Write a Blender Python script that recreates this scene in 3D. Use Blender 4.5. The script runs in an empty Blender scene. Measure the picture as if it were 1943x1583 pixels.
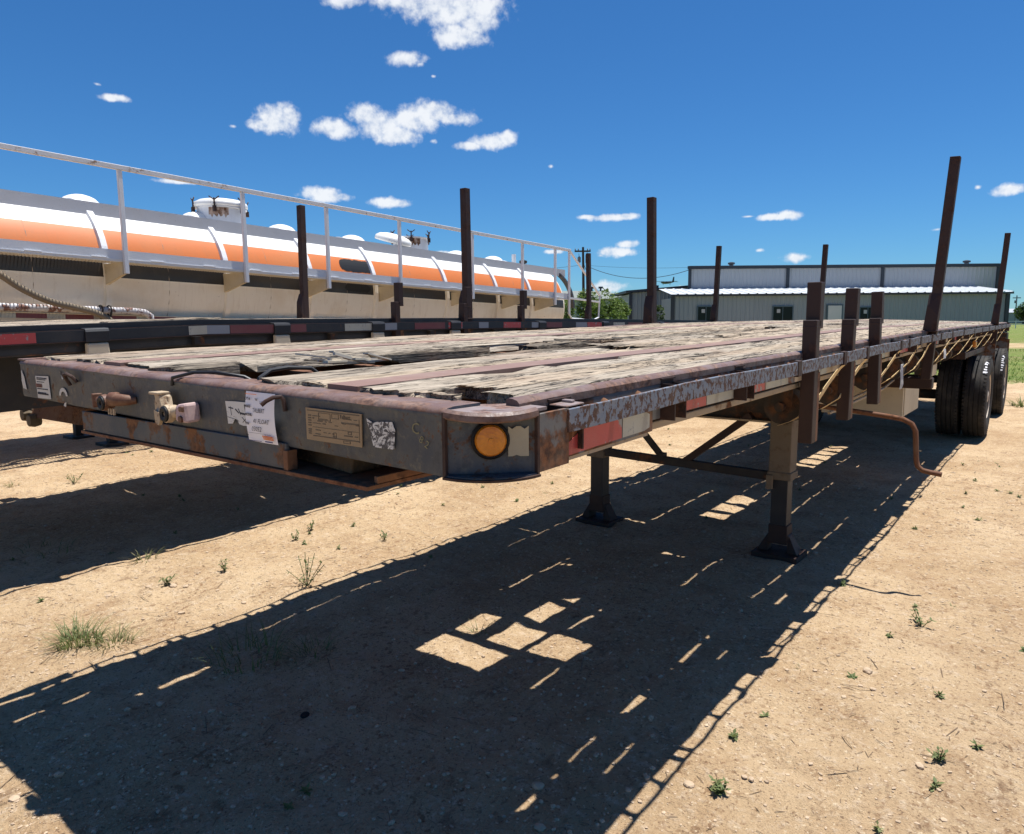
import bpy, bmesh, math, random
import numpy as np
from mathutils import Vector, Matrix, noise as mnoise
random.seed(7); np.random.seed(7)
R_ = math.radians
S = bpy.context.scene
COL = S.collection

# ------------------------------------------------------------------ camera
CX, CY, CZ, YAW, PITCH, ROLL, FPX = 0.87647, -1.08282, 1.51997, 0.65814, -0.13197, -0.00821, 1369.39
_f = Vector((-math.sin(YAW)*math.cos(PITCH), math.cos(YAW)*math.cos(PITCH), math.sin(PITCH)))
_r = Vector((math.cos(YAW), math.sin(YAW), 0)); _u = _r.cross(_f)
_r2 = _r*math.cos(ROLL)+_u*math.sin(ROLL); _u2 = -_r*math.sin(ROLL)+_u*math.cos(ROLL)
cam_d = bpy.data.cameras.new('camera'); cam = bpy.data.objects.new('camera', cam_d); COL.objects.link(cam)
cam_d.sensor_width = 36; cam_d.lens = FPX/1943*36; cam_d.clip_start = 0.05; cam_d.clip_end = 6000
cam.matrix_world = Matrix(((_r2.x, _u2.x, -_f.x, CX), (_r2.y, _u2.y, -_f.y, CY), (_r2.z, _u2.z, -_f.z, CZ), (0, 0, 0, 1)))
S.camera = cam

# ------------------------------------------------------------------ sun, sky
SUN = Vector((0.06, 0.225, 1.0)).normalized()
sun_d = bpy.data.lights.new('sun', 'SUN'); sun = bpy.data.objects.new('sun', sun_d); COL.objects.link(sun)
sun_d.energy = 5.0; sun_d.angle = R_(0.5); sun_d.color = (1.0, 0.98, 0.945)
sun.rotation_euler = SUN.to_track_quat('Z', 'Y').to_euler()
S.view_settings.view_transform = 'Standard'; S.view_settings.look = 'None'
S.view_settings.exposure = 0.62; S.view_settings.gamma = 1.0; S.view_settings.use_curve_mapping = False

W = bpy.data.worlds.new('World'); S.world = W; W.use_nodes = True
wt = W.node_tree; wt.nodes.clear()
def wn(t, **k):
    n = wt.nodes.new(t)
    for a, b in k.items(): setattr(n, a, b)
    return n
sky = wn('ShaderNodeTexSky', sky_type='NISHITA', sun_disc=False, sun_elevation=math.asin(SUN.z),
         sun_rotation=math.atan2(SUN.x, SUN.y), altitude=300, air_density=1.0, dust_density=0.05, ozone_density=3.5)
tc = wn('ShaderNodeTexCoord')
# clouds: soft ellipses on the sky dome (azimuth, elevation, half width, half height in degrees) broken up by noise
CLOUDS = [(-42.22, 21.96, 4.6, 1.26), (-40.08, 21.03, 1.67, 0.92), (-46.45, 22.44, 1.67, 0.92), (-44.15, 22.23, 2.51, 0.92), (-49.87, 22.09, 1.67, 0.59), (-45.3, 18.7, 1.42, 0.59), (-44.45, 18.42, 0.84, 0.38), (-43.42, 17.67, 0.33, 0.21), (-54.86, 14.23, 1.76, 1.26), (-55.78, 13.89, 1.17, 0.59), (-54.54, 13.39, 0.84, 0.5), (-53.93, 14.57, 1.0, 0.92), (-57.86, 13.68, 0.5, 0.25), (-48.35, 15.0, 1.7, 0.95), (-47.6, 14.5, 1.3, 0.8), (-47.5, 14.25, 1.88, 1.09), (-46.15, 13.75, 2.01, 0.84), (-44.75, 14.68, 2.3, 1.09), (-43.35, 15.35, 2.51, 1.0), (-41.98, 14.91, 1.76, 0.59), (-46.55, 13.49, 1.67, 0.59), (-40.81, 13.0, 1.34, 0.38), (-39.2, 13.29, 1.67, 0.59), (-37.92, 13.51, 0.92, 0.59), (-43.52, 13.34, 0.59, 0.38), (-51.84, 9.48, 1.67, 0.54), (-51.47, 9.2, 1.59, 0.5), (-50.4, 9.27, 0.92, 0.38), (-47.09, 8.93, 1.42, 0.42), (-46.22, 8.9, 1.09, 0.38), (-30.35, 7.77, 1.88, 0.33), (-28.96, 7.81, 1.26, 0.33), (-31.56, 7.84, 1.05, 0.21), (-28.73, 5.75, 0.92, 0.38), (-29.93, 5.22, 1.67, 0.46), (-29.13, 5.21, 1.26, 0.42), (-30.73, 4.96, 0.84, 0.33), (-18.09, 7.32, 1.46, 0.29), (-17.09, 7.41, 1.0, 0.38), (-19.91, 7.45, 0.84, 0.17), (-16.54, 4.36, 0.92, 0.46), (-19.09, 5.02, 0.59, 0.25), (-3.88, 8.03, 1.09, 0.42), (-3.34, 8.1, 0.67, 0.42), (-5.6, 8.33, 0.33, 0.25), (-7.73, 5.84, 0.67, 0.21), (-65.3, 14.72, 1.09, 0.29), (-66.17, 15.42, 0.42, 0.21), (-25.3, 2.16, 1.67, 0.42), (-30.31, 2.56, 1.67, 0.59), (-61.44, 9.81, 1.67, 0.21), (-34.55, 11.55, 0.38, 0.25), (-34.39, 5.3, 1.0, 0.21), (-42.98, 5.27, 1.26, 0.21)]
_rc = random.Random(3)
for k in range(26):                                     # the same fair-weather clouds go on round the rest of the sky
    az = 30 + k*11.5 + _rc.uniform(-4, 4); el = _rc.uniform(3, 32); w = _rc.uniform(.8, 3.2)
    CLOUDS.append((az, el, w, w*_rc.uniform(.3, .5)))
def wmath(op, a, b=None, c=None):
    n = wn('ShaderNodeMath', operation=op)
    for i, v in enumerate((a, b, c)):
        if v is None: continue
        if hasattr(v, 'is_output'): wt.links.new(v, n.inputs[i])
        else: n.inputs[i].default_value = v
    return n.outputs[0]
nz0 = wn('ShaderNodeTexNoise'); nz0.inputs['Scale'].default_value = 26; nz0.inputs['Detail'].default_value = 4; nz0.inputs['Roughness'].default_value = .6
wt.links.new(tc.outputs['Generated'], nz0.inputs['Vector'])
nz1 = wn('ShaderNodeTexNoise'); nz1.inputs['Scale'].default_value = 95; nz1.inputs['Detail'].default_value = 5; nz1.inputs['Roughness'].default_value = .55
wt.links.new(tc.outputs['Generated'], nz1.inputs['Vector'])
acc = None; vac = None
for az, el, w, h in CLOUDS:
    a, e = R_(az), R_(el)
    c = Vector((math.sin(a)*math.cos(e), math.cos(a)*math.cos(e), math.sin(e)))
    rt = Vector((math.cos(a), -math.sin(a), 0)); up = rt.cross(c)
    if up.z < 0: up = -up
    d1 = wn('ShaderNodeVectorMath', operation='DOT_PRODUCT'); d1.inputs[1].default_value = rt/R_(w*1.15)
    d2 = wn('ShaderNodeVectorMath', operation='DOT_PRODUCT'); d2.inputs[1].default_value = up/R_(h*1.12)
    wt.links.new(tc.outputs['Generated'], d1.inputs[0]); wt.links.new(tc.outputs['Generated'], d2.inputs[0])
    cx = wn('ShaderNodeCombineXYZ'); wt.links.new(d1.outputs['Value'], cx.inputs[0]); wt.links.new(d2.outputs['Value'], cx.inputs[1])
    ln = wn('ShaderNodeVectorMath', operation='LENGTH'); wt.links.new(cx.outputs[0], ln.inputs[0])
    m = wmath('SUBTRACT', 1.0 if w > .9 else .62, ln.outputs['Value'])
    acc = m if acc is None else wmath('MAXIMUM', acc, m)
nn = wmath('ADD', wmath('MULTIPLY', wmath('SUBTRACT', nz0.outputs[0], .5), 1.9), wmath('MULTIPLY', wmath('SUBTRACT', nz1.outputs[0], .5), 1.25))
dens = wmath('ADD', wmath('MINIMUM', wmath('MULTIPLY', wmath('MAXIMUM', acc, -3.0), 1.55), 1.0), nn)
mr = wn('ShaderNodeMapRange', interpolation_type='SMOOTHSTEP'); wt.links.new(dens, mr.inputs[0])
mr.inputs[1].default_value = 0.10; mr.inputs[2].default_value = 1.12
covr = wmath('MULTIPLY', mr.outputs[0], .93)
cr = wn('ShaderNodeMapRange'); wt.links.new(wmath('ADD', wmath('MULTIPLY', nz0.outputs[0], .7), wmath('MULTIPLY', nz1.outputs[0], .3)), cr.inputs[0]); cr.inputs[1].default_value = .36; cr.inputs[2].default_value = .56
cmix = wn('ShaderNodeMix', data_type='RGBA'); wt.links.new(cr.outputs[0], cmix.inputs[0])
cmix.inputs[6].default_value = (7.6, 8.3, 9.4, 1); cmix.inputs[7].default_value = (10.2, 10.5, 10.9, 1)
hs = wn('ShaderNodeHueSaturation'); hs.inputs['Saturation'].default_value = 1.04; hs.inputs['Value'].default_value = 1.0
tint = wn('ShaderNodeMix', data_type='RGBA', blend_type='MULTIPLY'); tint.inputs[0].default_value = 1; tint.inputs[7].default_value = (.47, .835, 1.18, 1)
wt.links.new(sky.outputs[0], tint.inputs[6]); wt.links.new(tint.outputs[2], hs.inputs['Color'])
smix = wn('ShaderNodeMix', data_type='RGBA'); wt.links.new(covr, smix.inputs[0]); wt.links.new(hs.outputs[0], smix.inputs[6]); wt.links.new(cmix.outputs[2], smix.inputs[7])
bg = wn('ShaderNodeBackground'); bg.inputs['Strength'].default_value = 0.060
wt.links.new(smix.outputs[2], bg.inputs['Color'])
wo = wn('ShaderNodeOutputWorld'); wt.links.new(bg.outputs[0], wo.inputs['Surface'])

# ------------------------------------------------------------------ node helpers for materials
class NT:
    def __init__(s, name):
        s.m = bpy.data.materials.new(name); s.m.use_nodes = True; s.t = s.m.node_tree
        s.b = s.t.nodes['Principled BSDF']; s.tc = s.t.nodes.new('ShaderNodeTexCoord'); s._oi = None
    def L(s, v, sock):
        if v is None: return
        if hasattr(v, 'is_output'): s.t.links.new(v, sock)
        else:
            if isinstance(v, (tuple, list)) and len(v) == 3 and sock.type == 'RGBA': v = tuple(v)+(1,)
            sock.default_value = v
    def n(s, t, **k):
        n = s.t.nodes.new(t)
        for a, b in k.items(): setattr(n, a, b)
        return n
    def obj(s): return s.tc.outputs['Object']
    def rand(s):
        if s._oi is None: s._oi = s.n('ShaderNodeObjectInfo')
        return s._oi.outputs['Random']
    def mapv(s, sc, loc=None, v=None):
        n = s.n('ShaderNodeMapping'); n.inputs['Scale'].default_value = sc
        if loc is not None: s.L(loc, n.inputs['Location'])
        s.t.links.new(v or s.obj(), n.inputs['Vector']); return n.outputs[0]
    def noise(s, scale, detail=4, rough=.55, v=None, dist=0):
        n = s.n('ShaderNodeTexNoise'); n.inputs['Scale'].default_value = scale; n.inputs['Detail'].default_value = detail
        n.inputs['Roughness'].default_value = rough; n.inputs['Distortion'].default_value = dist
        s.t.links.new(v or s.obj(), n.inputs['Vector']); return n.outputs[0]
    def vor(s, scale, v=None, feat='F1', rnd=1):
        n = s.n('ShaderNodeTexVoronoi', feature=feat); n.inputs['Scale'].default_value = scale; n.inputs['Randomness'].default_value = rnd
        s.t.links.new(v or s.obj(), n.inputs['Vector']); return n
    def ramp(s, f, lo, hi, a=0., b=1.):
        n = s.n('ShaderNodeMapRange', interpolation_type='SMOOTHSTEP'); s.L(f, n.inputs[0])
        s.L(lo, n.inputs[1]); s.L(hi, n.inputs[2]); n.inputs[3].default_value = a; n.inputs[4].default_value = b; return n.outputs[0]
    def mix(s, f, a, b, blend='MIX'):
        n = s.n('ShaderNodeMix', data_type='RGBA', blend_type=blend); s.L(f, n.inputs[0]); s.L(a, n.inputs[6]); s.L(b, n.inputs[7]); return n.outputs[2]
    def math(s, op, a, b=None):
        n = s.n('ShaderNodeMath', operation=op); s.L(a, n.inputs[0])
        if b is not None: s.L(b, n.inputs[1])
        return n.outputs[0]
    def bump(s, h, strength=.3, dist=.01, prev=None):
        n = s.n('ShaderNodeBump'); n.inputs['Strength'].default_value = strength; n.inputs['Distance'].default_value = dist
        s.L(h, n.inputs['Height'])
        if prev is not None: s.t.links.new(prev, n.inputs['Normal'])
        return n.outputs[0]
    def out(s, col=None, rough=None, metal=None, normal=None, spec=None):
        s.L(col, s.b.inputs['Base Color']); s.L(rough, s.b.inputs['Roughness']); s.L(metal, s.b.inputs['Metallic'])
        if normal is not None: s.t.links.new(normal, s.b.inputs['Normal'])
        if spec is not None: s.b.inputs['Specular IOR Level'].default_value = spec
        return s.m

def m_paint(name, c1, c2, rust=.45, soft=.06, scale=7, rough=.55, stretch=(1, 1, 1), rc1=(.055, .024, .013), rc2=(.19, .075, .03), dust=.25, dustc=(.30, .23, .16), bump=.25):
    n = NT(name); v = n.mapv(stretch)
    a = n.noise(scale, 10, .66, v); b = n.noise(scale*.35, 5, .6); c = n.noise(scale*5, 6, .6)
    pm = n.mix(b, c1, c2)
    mask = n.ramp(n.math('ADD', a, n.math('MULTIPLY', n.math('SUBTRACT', b, .5), .55)), 1-rust-soft, 1-rust+soft) if rust > 0 else 0.0
    rc = n.mix(n.ramp(c, .35, .65), rc1, rc2)
    col = n.mix(mask, pm, rc)
    dm = n.math('MULTIPLY', n.ramp(n.noise(scale*.6, 7, .7), .42, .72), dust)
    col = n.mix(dm, col, dustc)
    col = n.mix(n.ramp(n.noise(scale*14, 3, .6), .66, .78), col, rc1) if rust > .05 else col
    rg = n.math('ADD', n.math('MULTIPLY', mask, .3), rough) if rust > 0 else rough
    bp = n.bump(n.math('ADD', a, n.math('MULTIPLY', c, .5)), bump, .004)
    return n.out(col, rg, 0, bp, .35)

def m_plain(name, c, rough=.6, metal=0, var=.15, scale=9, spec=.4, bump=0):
    n = NT(name); a = n.noise(scale, 6, .6)
    d = tuple(x*(1-var) for x in c); l = tuple(min(1, x*(1+var)) for x in c)
    nb = n.bump(n.noise(scale*6, 5, .6), bump, .004) if bump else None
    return n.out(n.mix(a, d, l), rough, metal, nb, spec)

M = {}
def m_panel(name):
    n = NT(name); big = n.noise(4.5, 6, .65); st = n.noise(1, 6, .7, n.mapv((46, 46, 3.2))); st2 = n.noise(1, 5, .7, n.mapv((120, 120, 9))); sp = n.noise(95, 5, .65); ru = n.noise(9, 9, .7); fl = n.noise(30, 7, .7)
    col = n.mix(n.ramp(big, .35, .65), (.034, .049, .074), (.082, .090, .092))
    col = n.mix(n.math('MULTIPLY', n.ramp(st, .50, .72), .4), col, (.125, .12, .10))
    col = n.mix(n.math('MULTIPLY', n.ramp(st2, .55, .75), .3), col, (.030, .036, .046)); col = n.mix(n.math('MULTIPLY', n.ramp(n.noise(7, 6, .7), .48, .64), .5), col, (.10, .094, .072))
    col = n.mix(n.math('MULTIPLY', n.ramp(fl, .54, .66), .6), col, (.145, .135, .105)); col = n.mix(n.math('MULTIPLY', n.ramp(n.noise(17, 6, .7), .50, .62), .6), col, (.030, .038, .052))
    mask = n.ramp(n.math('ADD', n.math('MULTIPLY', ru, .8), n.math('MULTIPLY', sp, .2)), .548, .60)
    col = n.mix(mask, col, n.mix(n.ramp(fl, .35, .65), (.055, .028, .018), (.16, .075, .035)))
    col = n.mix(n.math('MULTIPLY', n.ramp(sp, .62, .70), .7), col, (.045, .028, .02))
    return n.out(col, n.math('ADD', n.math('MULTIPLY', mask, .25), .52), 0, n.bump(n.math('ADD', ru, n.math('MULTIPLY', sp, .5)), .45, .004), .4)
M['panel'] = m_panel('faded_slate_paint')
M['couplerpaint'] = m_paint('rust_blotched_slate_paint', (.040, .055, .075), (.085, .092, .092), .475, .03, 7.5, .6, rc1=(.085, .04, .02), rc2=(.20, .092, .04), dust=.55, dustc=(.17, .14, .105), bump=.5)
M['rail_top'] = m_paint('rust_brown_rail', (.12, .068, .052), (.18, .11, .09), .48, .09, 13, .45, dust=.45, dustc=(.30, .25, .235), rc1=(.06, .028, .02), rc2=(.21, .11, .068), bump=.6)
M['rub'] = m_paint('peeling_blue_grey_paint', (.12, .15, .20), (.175, .205, .25), .485, .03, 75, .55, (1, .8, .6), rc1=(.045, .024, .018), rc2=(.12, .06, .04), dust=.3)
M['side'] = m_paint('rusty_grey_channel', (.115, .125, .135), (.15, .14, .125), .52, .05, 8, .65, dust=.35, dustc=(.30, .25, .18))
M['sidetan'] = m_paint('dusty_tan_flange', (.42, .33, .22), (.34, .26, .175), .36, .06, 10, .7, dust=.5, dustc=(.40, .32, .22))
M['rust'] = m_paint('dark_rusty_steel', (.030, .016, .013), (.047, .023, .017), .42, .12, 9, .6, rc1=(.022, .012, .010), rc2=(.075, .033, .020), dust=.15, dustc=(.10, .06, .042), bump=.5)
M['rustlight'] = m_paint('orange_rust_steel', (.13, .052, .024), (.17, .075, .036), .45, .1, 9, .75, rc1=(.06, .024, .014), rc2=(.24, .105, .05), dust=.3, dustc=(.26, .18, .11))
M['strip'] = m_paint('nailing_strip_rust', (.20, .115, .085), (.25, .15, .115), .42, .12, 6, .55, (1, .25, 1), rc1=(.13, .062, .04), rc2=(.30, .19, .14), dust=.35, dustc=(.36, .28, .22))
M['dark'] = m_paint('dark_frame_paint', (.022, .020, .019), (.036, .031, .027), .38, .08, 6, .7, dust=.35, dustc=(.12, .09, .065))
M['black'] = m_paint('black_trailer_paint', (.014, .015, .018), (.024, .025, .029), .30, .06, 6, .5, dust=.25, dustc=(.09, .075, .06))
M['legtan'] = m_paint('mud_coated_leg', (.14, .108, .074), (.19, .147, .10), .35, .12, 14, .85, rc1=(.04, .028, .02), rc2=(.16, .10, .06), dust=.5, dustc=(.20, .155, .105), bump=.6)
M['cream'] = m_paint('dirty_cream_paint', (.62, .53, .38), (.52, .44, .31), .2, .1, 6, .6, dust=.45, dustc=(.40, .31, .20))
M['white'] = m_paint('weathered_white_paint', (.74, .74, .75), (.66, .67, .70), .16, .04, 9, .5, rc2=(.30, .16, .08), dust=.15, dustc=(.5, .46, .40))
M['greypaint'] = m_paint('weathered_grey_white_paint', (.52, .525, .55), (.45, .455, .485), .12, .04, 5, .5, rc2=(.30, .20, .13), dust=.2, dustc=(.36, .33, .29))
M['boxmud'] = m_paint('caked_mud', (.17, .105, .05), (.10, .062, .032), .42, .1, 30, .9, rc1=(.03, .02, .014), rc2=(.32, .20, .10), dust=.3, dustc=(.30, .20, .11), bump=.8)
M['capworn'] = m_paint('worn_pinkish_cap', (.235, .185, .175), (.18, .125, .11), .48, .07, 18, .55, rc1=(.09, .045, .032), rc2=(.22, .12, .085), dust=.3, dustc=(.42, .40, .40))
M['whiterust'] = m_paint('chalky_white_over_rust', (.62, .60, .60), (.48, .46, .47), .46, .05, 16, .6, rc1=(.13, .06, .05), rc2=(.26, .13, .09))
M['tread'] = m_paint('dusty_tyre_rubber', (.013, .0125, .012), (.024, .022, .020), 0, .1, 9, .85, dust=.7, dustc=(.085, .072, .058), bump=.3)
M['seal'] = m_plain('black_rubber_seal', (.008, .008, .008), .6, 0, .2)
M['rim'] = m_paint('dusty_white_rim', (.60, .53, .45), (.48, .38, .28), .36, .08, 8, .6, dust=.4, dustc=(.40, .29, .18))
M['strap'] = m_paint('faded_tan_strap', (.62, .44, .20), (.72, .55, .30), .15, .1, 20, .85, dust=.3, dustc=(.35, .26, .16))
M['strapgrey'] = m_plain('grey_strap_end', (.42, .41, .40), .85, 0, .15)
M['roll'] = m_paint('dusty_rolled_strap', (.075, .055, .035), (.12, .09, .055), .4, .1, 20, .9, dust=.35, dustc=(.2, .15, .09))
def m_tape(name, c, peel, grime=.4):
    n = NT(name)
    a = n.noise(22, 8, .68); sc = n.noise(60, 4, .6, n.mapv((1, .6, .12)))
    col = n.mix(n.math('MULTIPLY', n.noise(9, 5, .65), grime), c, (.16, .12, .09))
    hexv = n.vor(240, n.mapv((1, 1, 1)), 'DISTANCE_TO_EDGE').outputs['Distance']
    col = n.mix(n.ramp(hexv, .0, .12, .35, 0), col, tuple(x*.6 for x in c))
    col = n.mix(n.ramp(n.math('ADD', n.math('MULTIPLY', a, .7), n.math('MULTIPLY', sc, .4)), 1.12-peel, 1.16-peel), col, (.20, .20, .20))
    return n.out(col, .45, 0, n.bump(a, .2, .002), .5)
M['tapered'] = m_tape('red_reflective_tape', (.42, .030, .034), .515)
M['tapewhite'] = m_tape('silver_reflective_tape', (.40, .39, .33), .51, .55)
M['tapedark'] = m_tape('dark_maroon_tape', (.13, .016, .024), .42)
M['tapegrey'] = m_tape('blue_grey_tape', (.20, .22, .26), .46)
n = NT('amber_lens'); w = n.vor(160, None).outputs['Distance']
M['amber'] = n.out(n.mix(n.ramp(n.noise(60, 3), .3, .7), (.50, .165, .010), (.62, .22, .016)), .28, 0, n.bump(w, .35, .002), .5)
M['patch'] = m_paint('yellowed_patch', (.42, .38, .27), (.34, .30, .21), .25, .1, 30, .8, rc1=(.2,.17,.11), rc2=(.3,.26,.18))
M['handrail'] = m_paint('chalky_white_handrail', (.70, .70, .71), (.60, .60, .61), .36, .07, 14, .6, rc1=(.25, .16, .11), rc2=(.36, .26, .19), dust=.25, dustc=(.45, .41, .37))
M['sliver'] = m_plain('pale_split_wood', (.60, .53, .42), .9, 0, .2, 40)
M['paper'] = m_plain('white_tag_paper', (.80, .79, .82), .75, 0, .02)
M['ink'] = m_plain('black_ink', (.035, .035, .045), .8, 0, .1)
M['inkorange'] = m_plain('orange_print', (.75, .22, .06), .8, 0, .05)
M['inkblue'] = m_plain('navy_print', (.05, .07, .2), .8, 0, .05)
M['brass'] = m_paint('tarnished_plate', (.33, .235, .135), (.27, .19, .105), .25, .06, 30, .5, rc1=(.09, .06, .04), rc2=(.16, .11, .07), dust=.3, dustc=(.2, .15, .1))
M['plateink'] = m_plain('etched_plate_print', (.10, .075, .052), .6, 0, .2, 40)
def m_sticker(name, keep):
    n = NT(name); a = n.noise(46, 6, .7, n.mapv((1, 1, 1.3)), 1.2)
    return n.out(n.mix(n.ramp(a, keep-.03, keep+.03), (.62, .61, .57), (.075, .07, .07)), .7)
M['sticker'] = m_sticker('torn_white_sticker', .63)
M['stickerworn'] = m_sticker('scratched_white_sticker', .485)
M['stickerclean'] = m_plain('faded_white_sticker', (.55, .53, .48), .7, 0, .15, 25)
M['chalkmark'] = m_plain('yellow_paint_marker', (.22, .20, .11), .9, 0, .2, 40)
M['redglad'] = m_paint('pink_primer_casting', (.50, .36, .345), (.40, .27, .25), .36, .08, 30, .6, dust=.3, dustc=(.45, .33, .25))
M['gladcream'] = m_paint('cream_cast_coupling', (.50, .39, .26), (.38, .29, .185), .38, .08, 30, .6, dust=.3, dustc=(.35, .26, .17))
M['gladbrown'] = m_paint('rust_brown_coupling', (.10, .042, .026), (.15, .065, .035), .4, .1, 30, .55, dust=.25, dustc=(.45, .33, .22))
M['cable'] = m_plain('black_cable', (.02, .02, .022), .5, 0, .2)

# weathered wood, grain along Y
def m_wood(name, base, pale):
    n = NT(name); r = n.rand()
    loc = n.n('ShaderNodeCombineXYZ'); n.L(n.math('MULTIPLY', r, 37.), loc.inputs[0]); n.L(n.math('MULTIPLY', r, 91.), loc.inputs[1])
    V = lambda x, y: n.mapv((x, y, x), loc.outputs[0])
    a = n.noise(1, 6, .65, V(9, .7), .5); b = n.noise(1, 5, .6, V(20, 1.1), .35); b2 = n.noise(1, 5, .62, V(38, 2.6), .3); c = n.noise(1, 5, .65, V(90, 7))
    col = n.mix(n.ramp(a, .3, .7), base, pale)
    col = n.mix(n.math('MULTIPLY', n.ramp(c, .40, .66), .6), col, tuple(x*.5 for x in base))
    col = n.mix(n.math('MULTIPLY', n.ramp(n.noise(1.7, 5, .6), .50, .68), .4), col, (.30, .20, .14))
    ln = lambda q, w: n.ramp(n.math('ABSOLUTE', n.math('SUBTRACT', q, .5)), w*.35, w, 1, 0)
    gate = n.ramp(n.noise(1, 4, .6, V(6, 1.6)), .44, .56)
    crack = n.math('MAXIMUM', n.math('MULTIPLY', ln(b, .015), gate), n.math('MULTIPLY', ln(b2, .019), n.ramp(n.noise(1, 4, .6, V(9, 2.4)), .46, .58)))
    blot = n.ramp(n.noise(1, 6, .68, V(15, 3.4), .3), .655, .70)
    dark = n.math('MAXIMUM', n.math('MULTIPLY', crack, .92), blot)
    col = n.mix(dark, col, (.022, .018, .015))
    h = n.math('SUBTRACT', n.math('MULTIPLY', n.math('ADD', b2, n.math('MULTIPLY', c, .6)), .8), dark)
    return n.out(col, .92, 0, n.bump(h, 1.0, .014), .2)
M['wood'] = m_wood('weathered_grey_deck_wood', (.30, .245, .185), (.485, .415, .325))
M['woodtan'] = m_wood('weathered_tan_deck_wood', (.33, .258, .182), (.50, .405, .30))
M['woodrot'] = m_wood('rotten_dark_deck_wood', (.11, .088, .066), (.36, .30, .225))

# ------------------------------------------------------------------ mesh builder
class MB:
    def __init__(s): s.v = []; s.f = []; s.mi = []
    def add(s, vs, fs, mi=0):
        o = len(s.v); s.v.extend(tuple(p) for p in vs); s.f.extend(tuple(i+o for i in f) for f in fs); s.mi.extend([mi]*len(fs)); return s
    def hexa(s, p, mi=0):       # 8 points: bottom 4 ccw, top 4 ccw
        return s.add(p, [(3, 2, 1, 0), (4, 5, 6, 7), (0, 1, 5, 4), (1, 2, 6, 5), (2, 3, 7, 6), (3, 0, 4, 7)], mi)
    def box(s, x0, x1, y0, y1, z0, z1, mi=0):
        return s.hexa([(x0, y0, z0), (x1, y0, z0), (x1, y1, z0), (x0, y1, z0), (x0, y0, z1), (x1, y0, z1), (x1, y1, z1), (x0, y1, z1)], mi)
    def longbox(s, x0, x1, y0, y1, z0, z1, step=.6, mi=0):   # box cut along Y so that it can be warped
        k = max(1, int(math.ceil((y1-y0)/step))); ys = [y0+(y1-y0)*i/k for i in range(k+1)]
        return s.sweep([[(x0, y, z0), (x1, y, z0), (x1, y, z1), (x0, y, z1)] for y in ys], True, mi)
    def sweep(s, rings, cap=True, mi=0, closed=True):
        n = len(rings[0]); o = []
        for r in rings: o.extend(r)
        fs = []
        for i in range(len(rings)-1):
            for j in range(n if closed else n-1):
                k = (j+1) % n; fs.append((i*n+j, i*n+k, (i+1)*n+k, (i+1)*n+j))
        if cap and closed: fs.append(tuple(range(n))[::-1]); fs.append(tuple((len(rings)-1)*n+j for j in range(n)))
        return s.add(o, fs, mi)
    def beam(s, p0, p1, w, h, mi=0, up=(0, 0, 1)):
        a, b = Vector(p0), Vector(p1); d = (b-a).normalized(); u = Vector(up)
        if abs(d.dot(u)) > .98: u = Vector((0, 1, 0))
        sd = d.cross(u).normalized(); u = sd.cross(d)
        r = lambda c: [c-sd*w/2-u*h/2, c+sd*w/2-u*h/2, c+sd*w/2+u*h/2, c-sd*w/2+u*h/2]
        return s.sweep([r(a), r(b)], True, mi)
    def tube(s, pts, rad, n=10, mi=0, cap=True):
        P = [Vector(p) for p in pts]; rings = []; pu = None
        for i, p in enumerate(P):
            d = (P[min(i+1, len(P)-1)]-P[max(i-1, 0)]).normalized()
            if pu is None: pu = Vector((0, 0, 1)) if abs(d.z) < .9 else Vector((1, 0, 0))
            sd = d.cross(pu).normalized(); pu = sd.cross(d)
            rr = rad[i] if isinstance(rad, (list, tuple)) else rad
            rings.append([p+(sd*math.cos(2*math.pi*j/n)+pu*math.sin(2*math.pi*j/n))*rr for j in range(n)])
        return s.sweep(rings, cap, mi)
    def lathe(s, prof, c=(0, 0, 0), ax='z', n=20, mi=0, mis=None):   # prof: (radius, height)
        rings = []
        for r, h in prof:
            ring = []
            for j in range(n):
                t = 2*math.pi*j/n; a, b = r*math.cos(t), r*math.sin(t)
                q = (a, b, h) if ax == 'z' else ((h, a, b) if ax == 'x' else (b, h, a))
                ring.append((q[0]+c[0], q[1]+c[1], q[2]+c[2]))
            rings.append(ring)
        if mis is None: return s.sweep(rings, True, mi)
        for i in range(len(rings)-1): s.sweep(rings[i:i+2], False, mis[i])
        return s
    def prism(s, poly, z0, z1, mi=0):
        n = len(poly)
        return s.add([(x, y, z0) for x, y in poly]+[(x, y, z1) for x, y in poly],
                     [tuple(range(n))[::-1], tuple(n+i for i in range(n))]+[(i, (i+1) % n, n+(i+1) % n, n+i) for i in range(n)], mi)
    def mesh(s, name, mats, warp=None, smooth=False, off=(0, 0, 0)):
        me = bpy.data.meshes.new(name)
        v = s.v if warp is None else [warp(*p) for p in s.v]
        if off != (0, 0, 0): v = [(p[0]-off[0], p[1]-off[1], p[2]-off[2]) for p in v]
        me.from_pydata([tuple(p) for p in v], [], s.f)
        for m in (mats if isinstance(mats, (list, tuple)) else [mats]): me.materials.append(M[m] if isinstance(m, str) else m)
        if any(s.mi): me.polygons.foreach_set('material_index', s.mi)
        bm = bmesh.new(); bm.from_mesh(me); bmesh.ops.recalc_face_normals(bm, faces=bm.faces); bm.to_mesh(me); bm.free()
        if smooth: me.polygons.foreach_set('use_smooth', [True]*len(me.polygons))
        me.update(); return me

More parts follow.
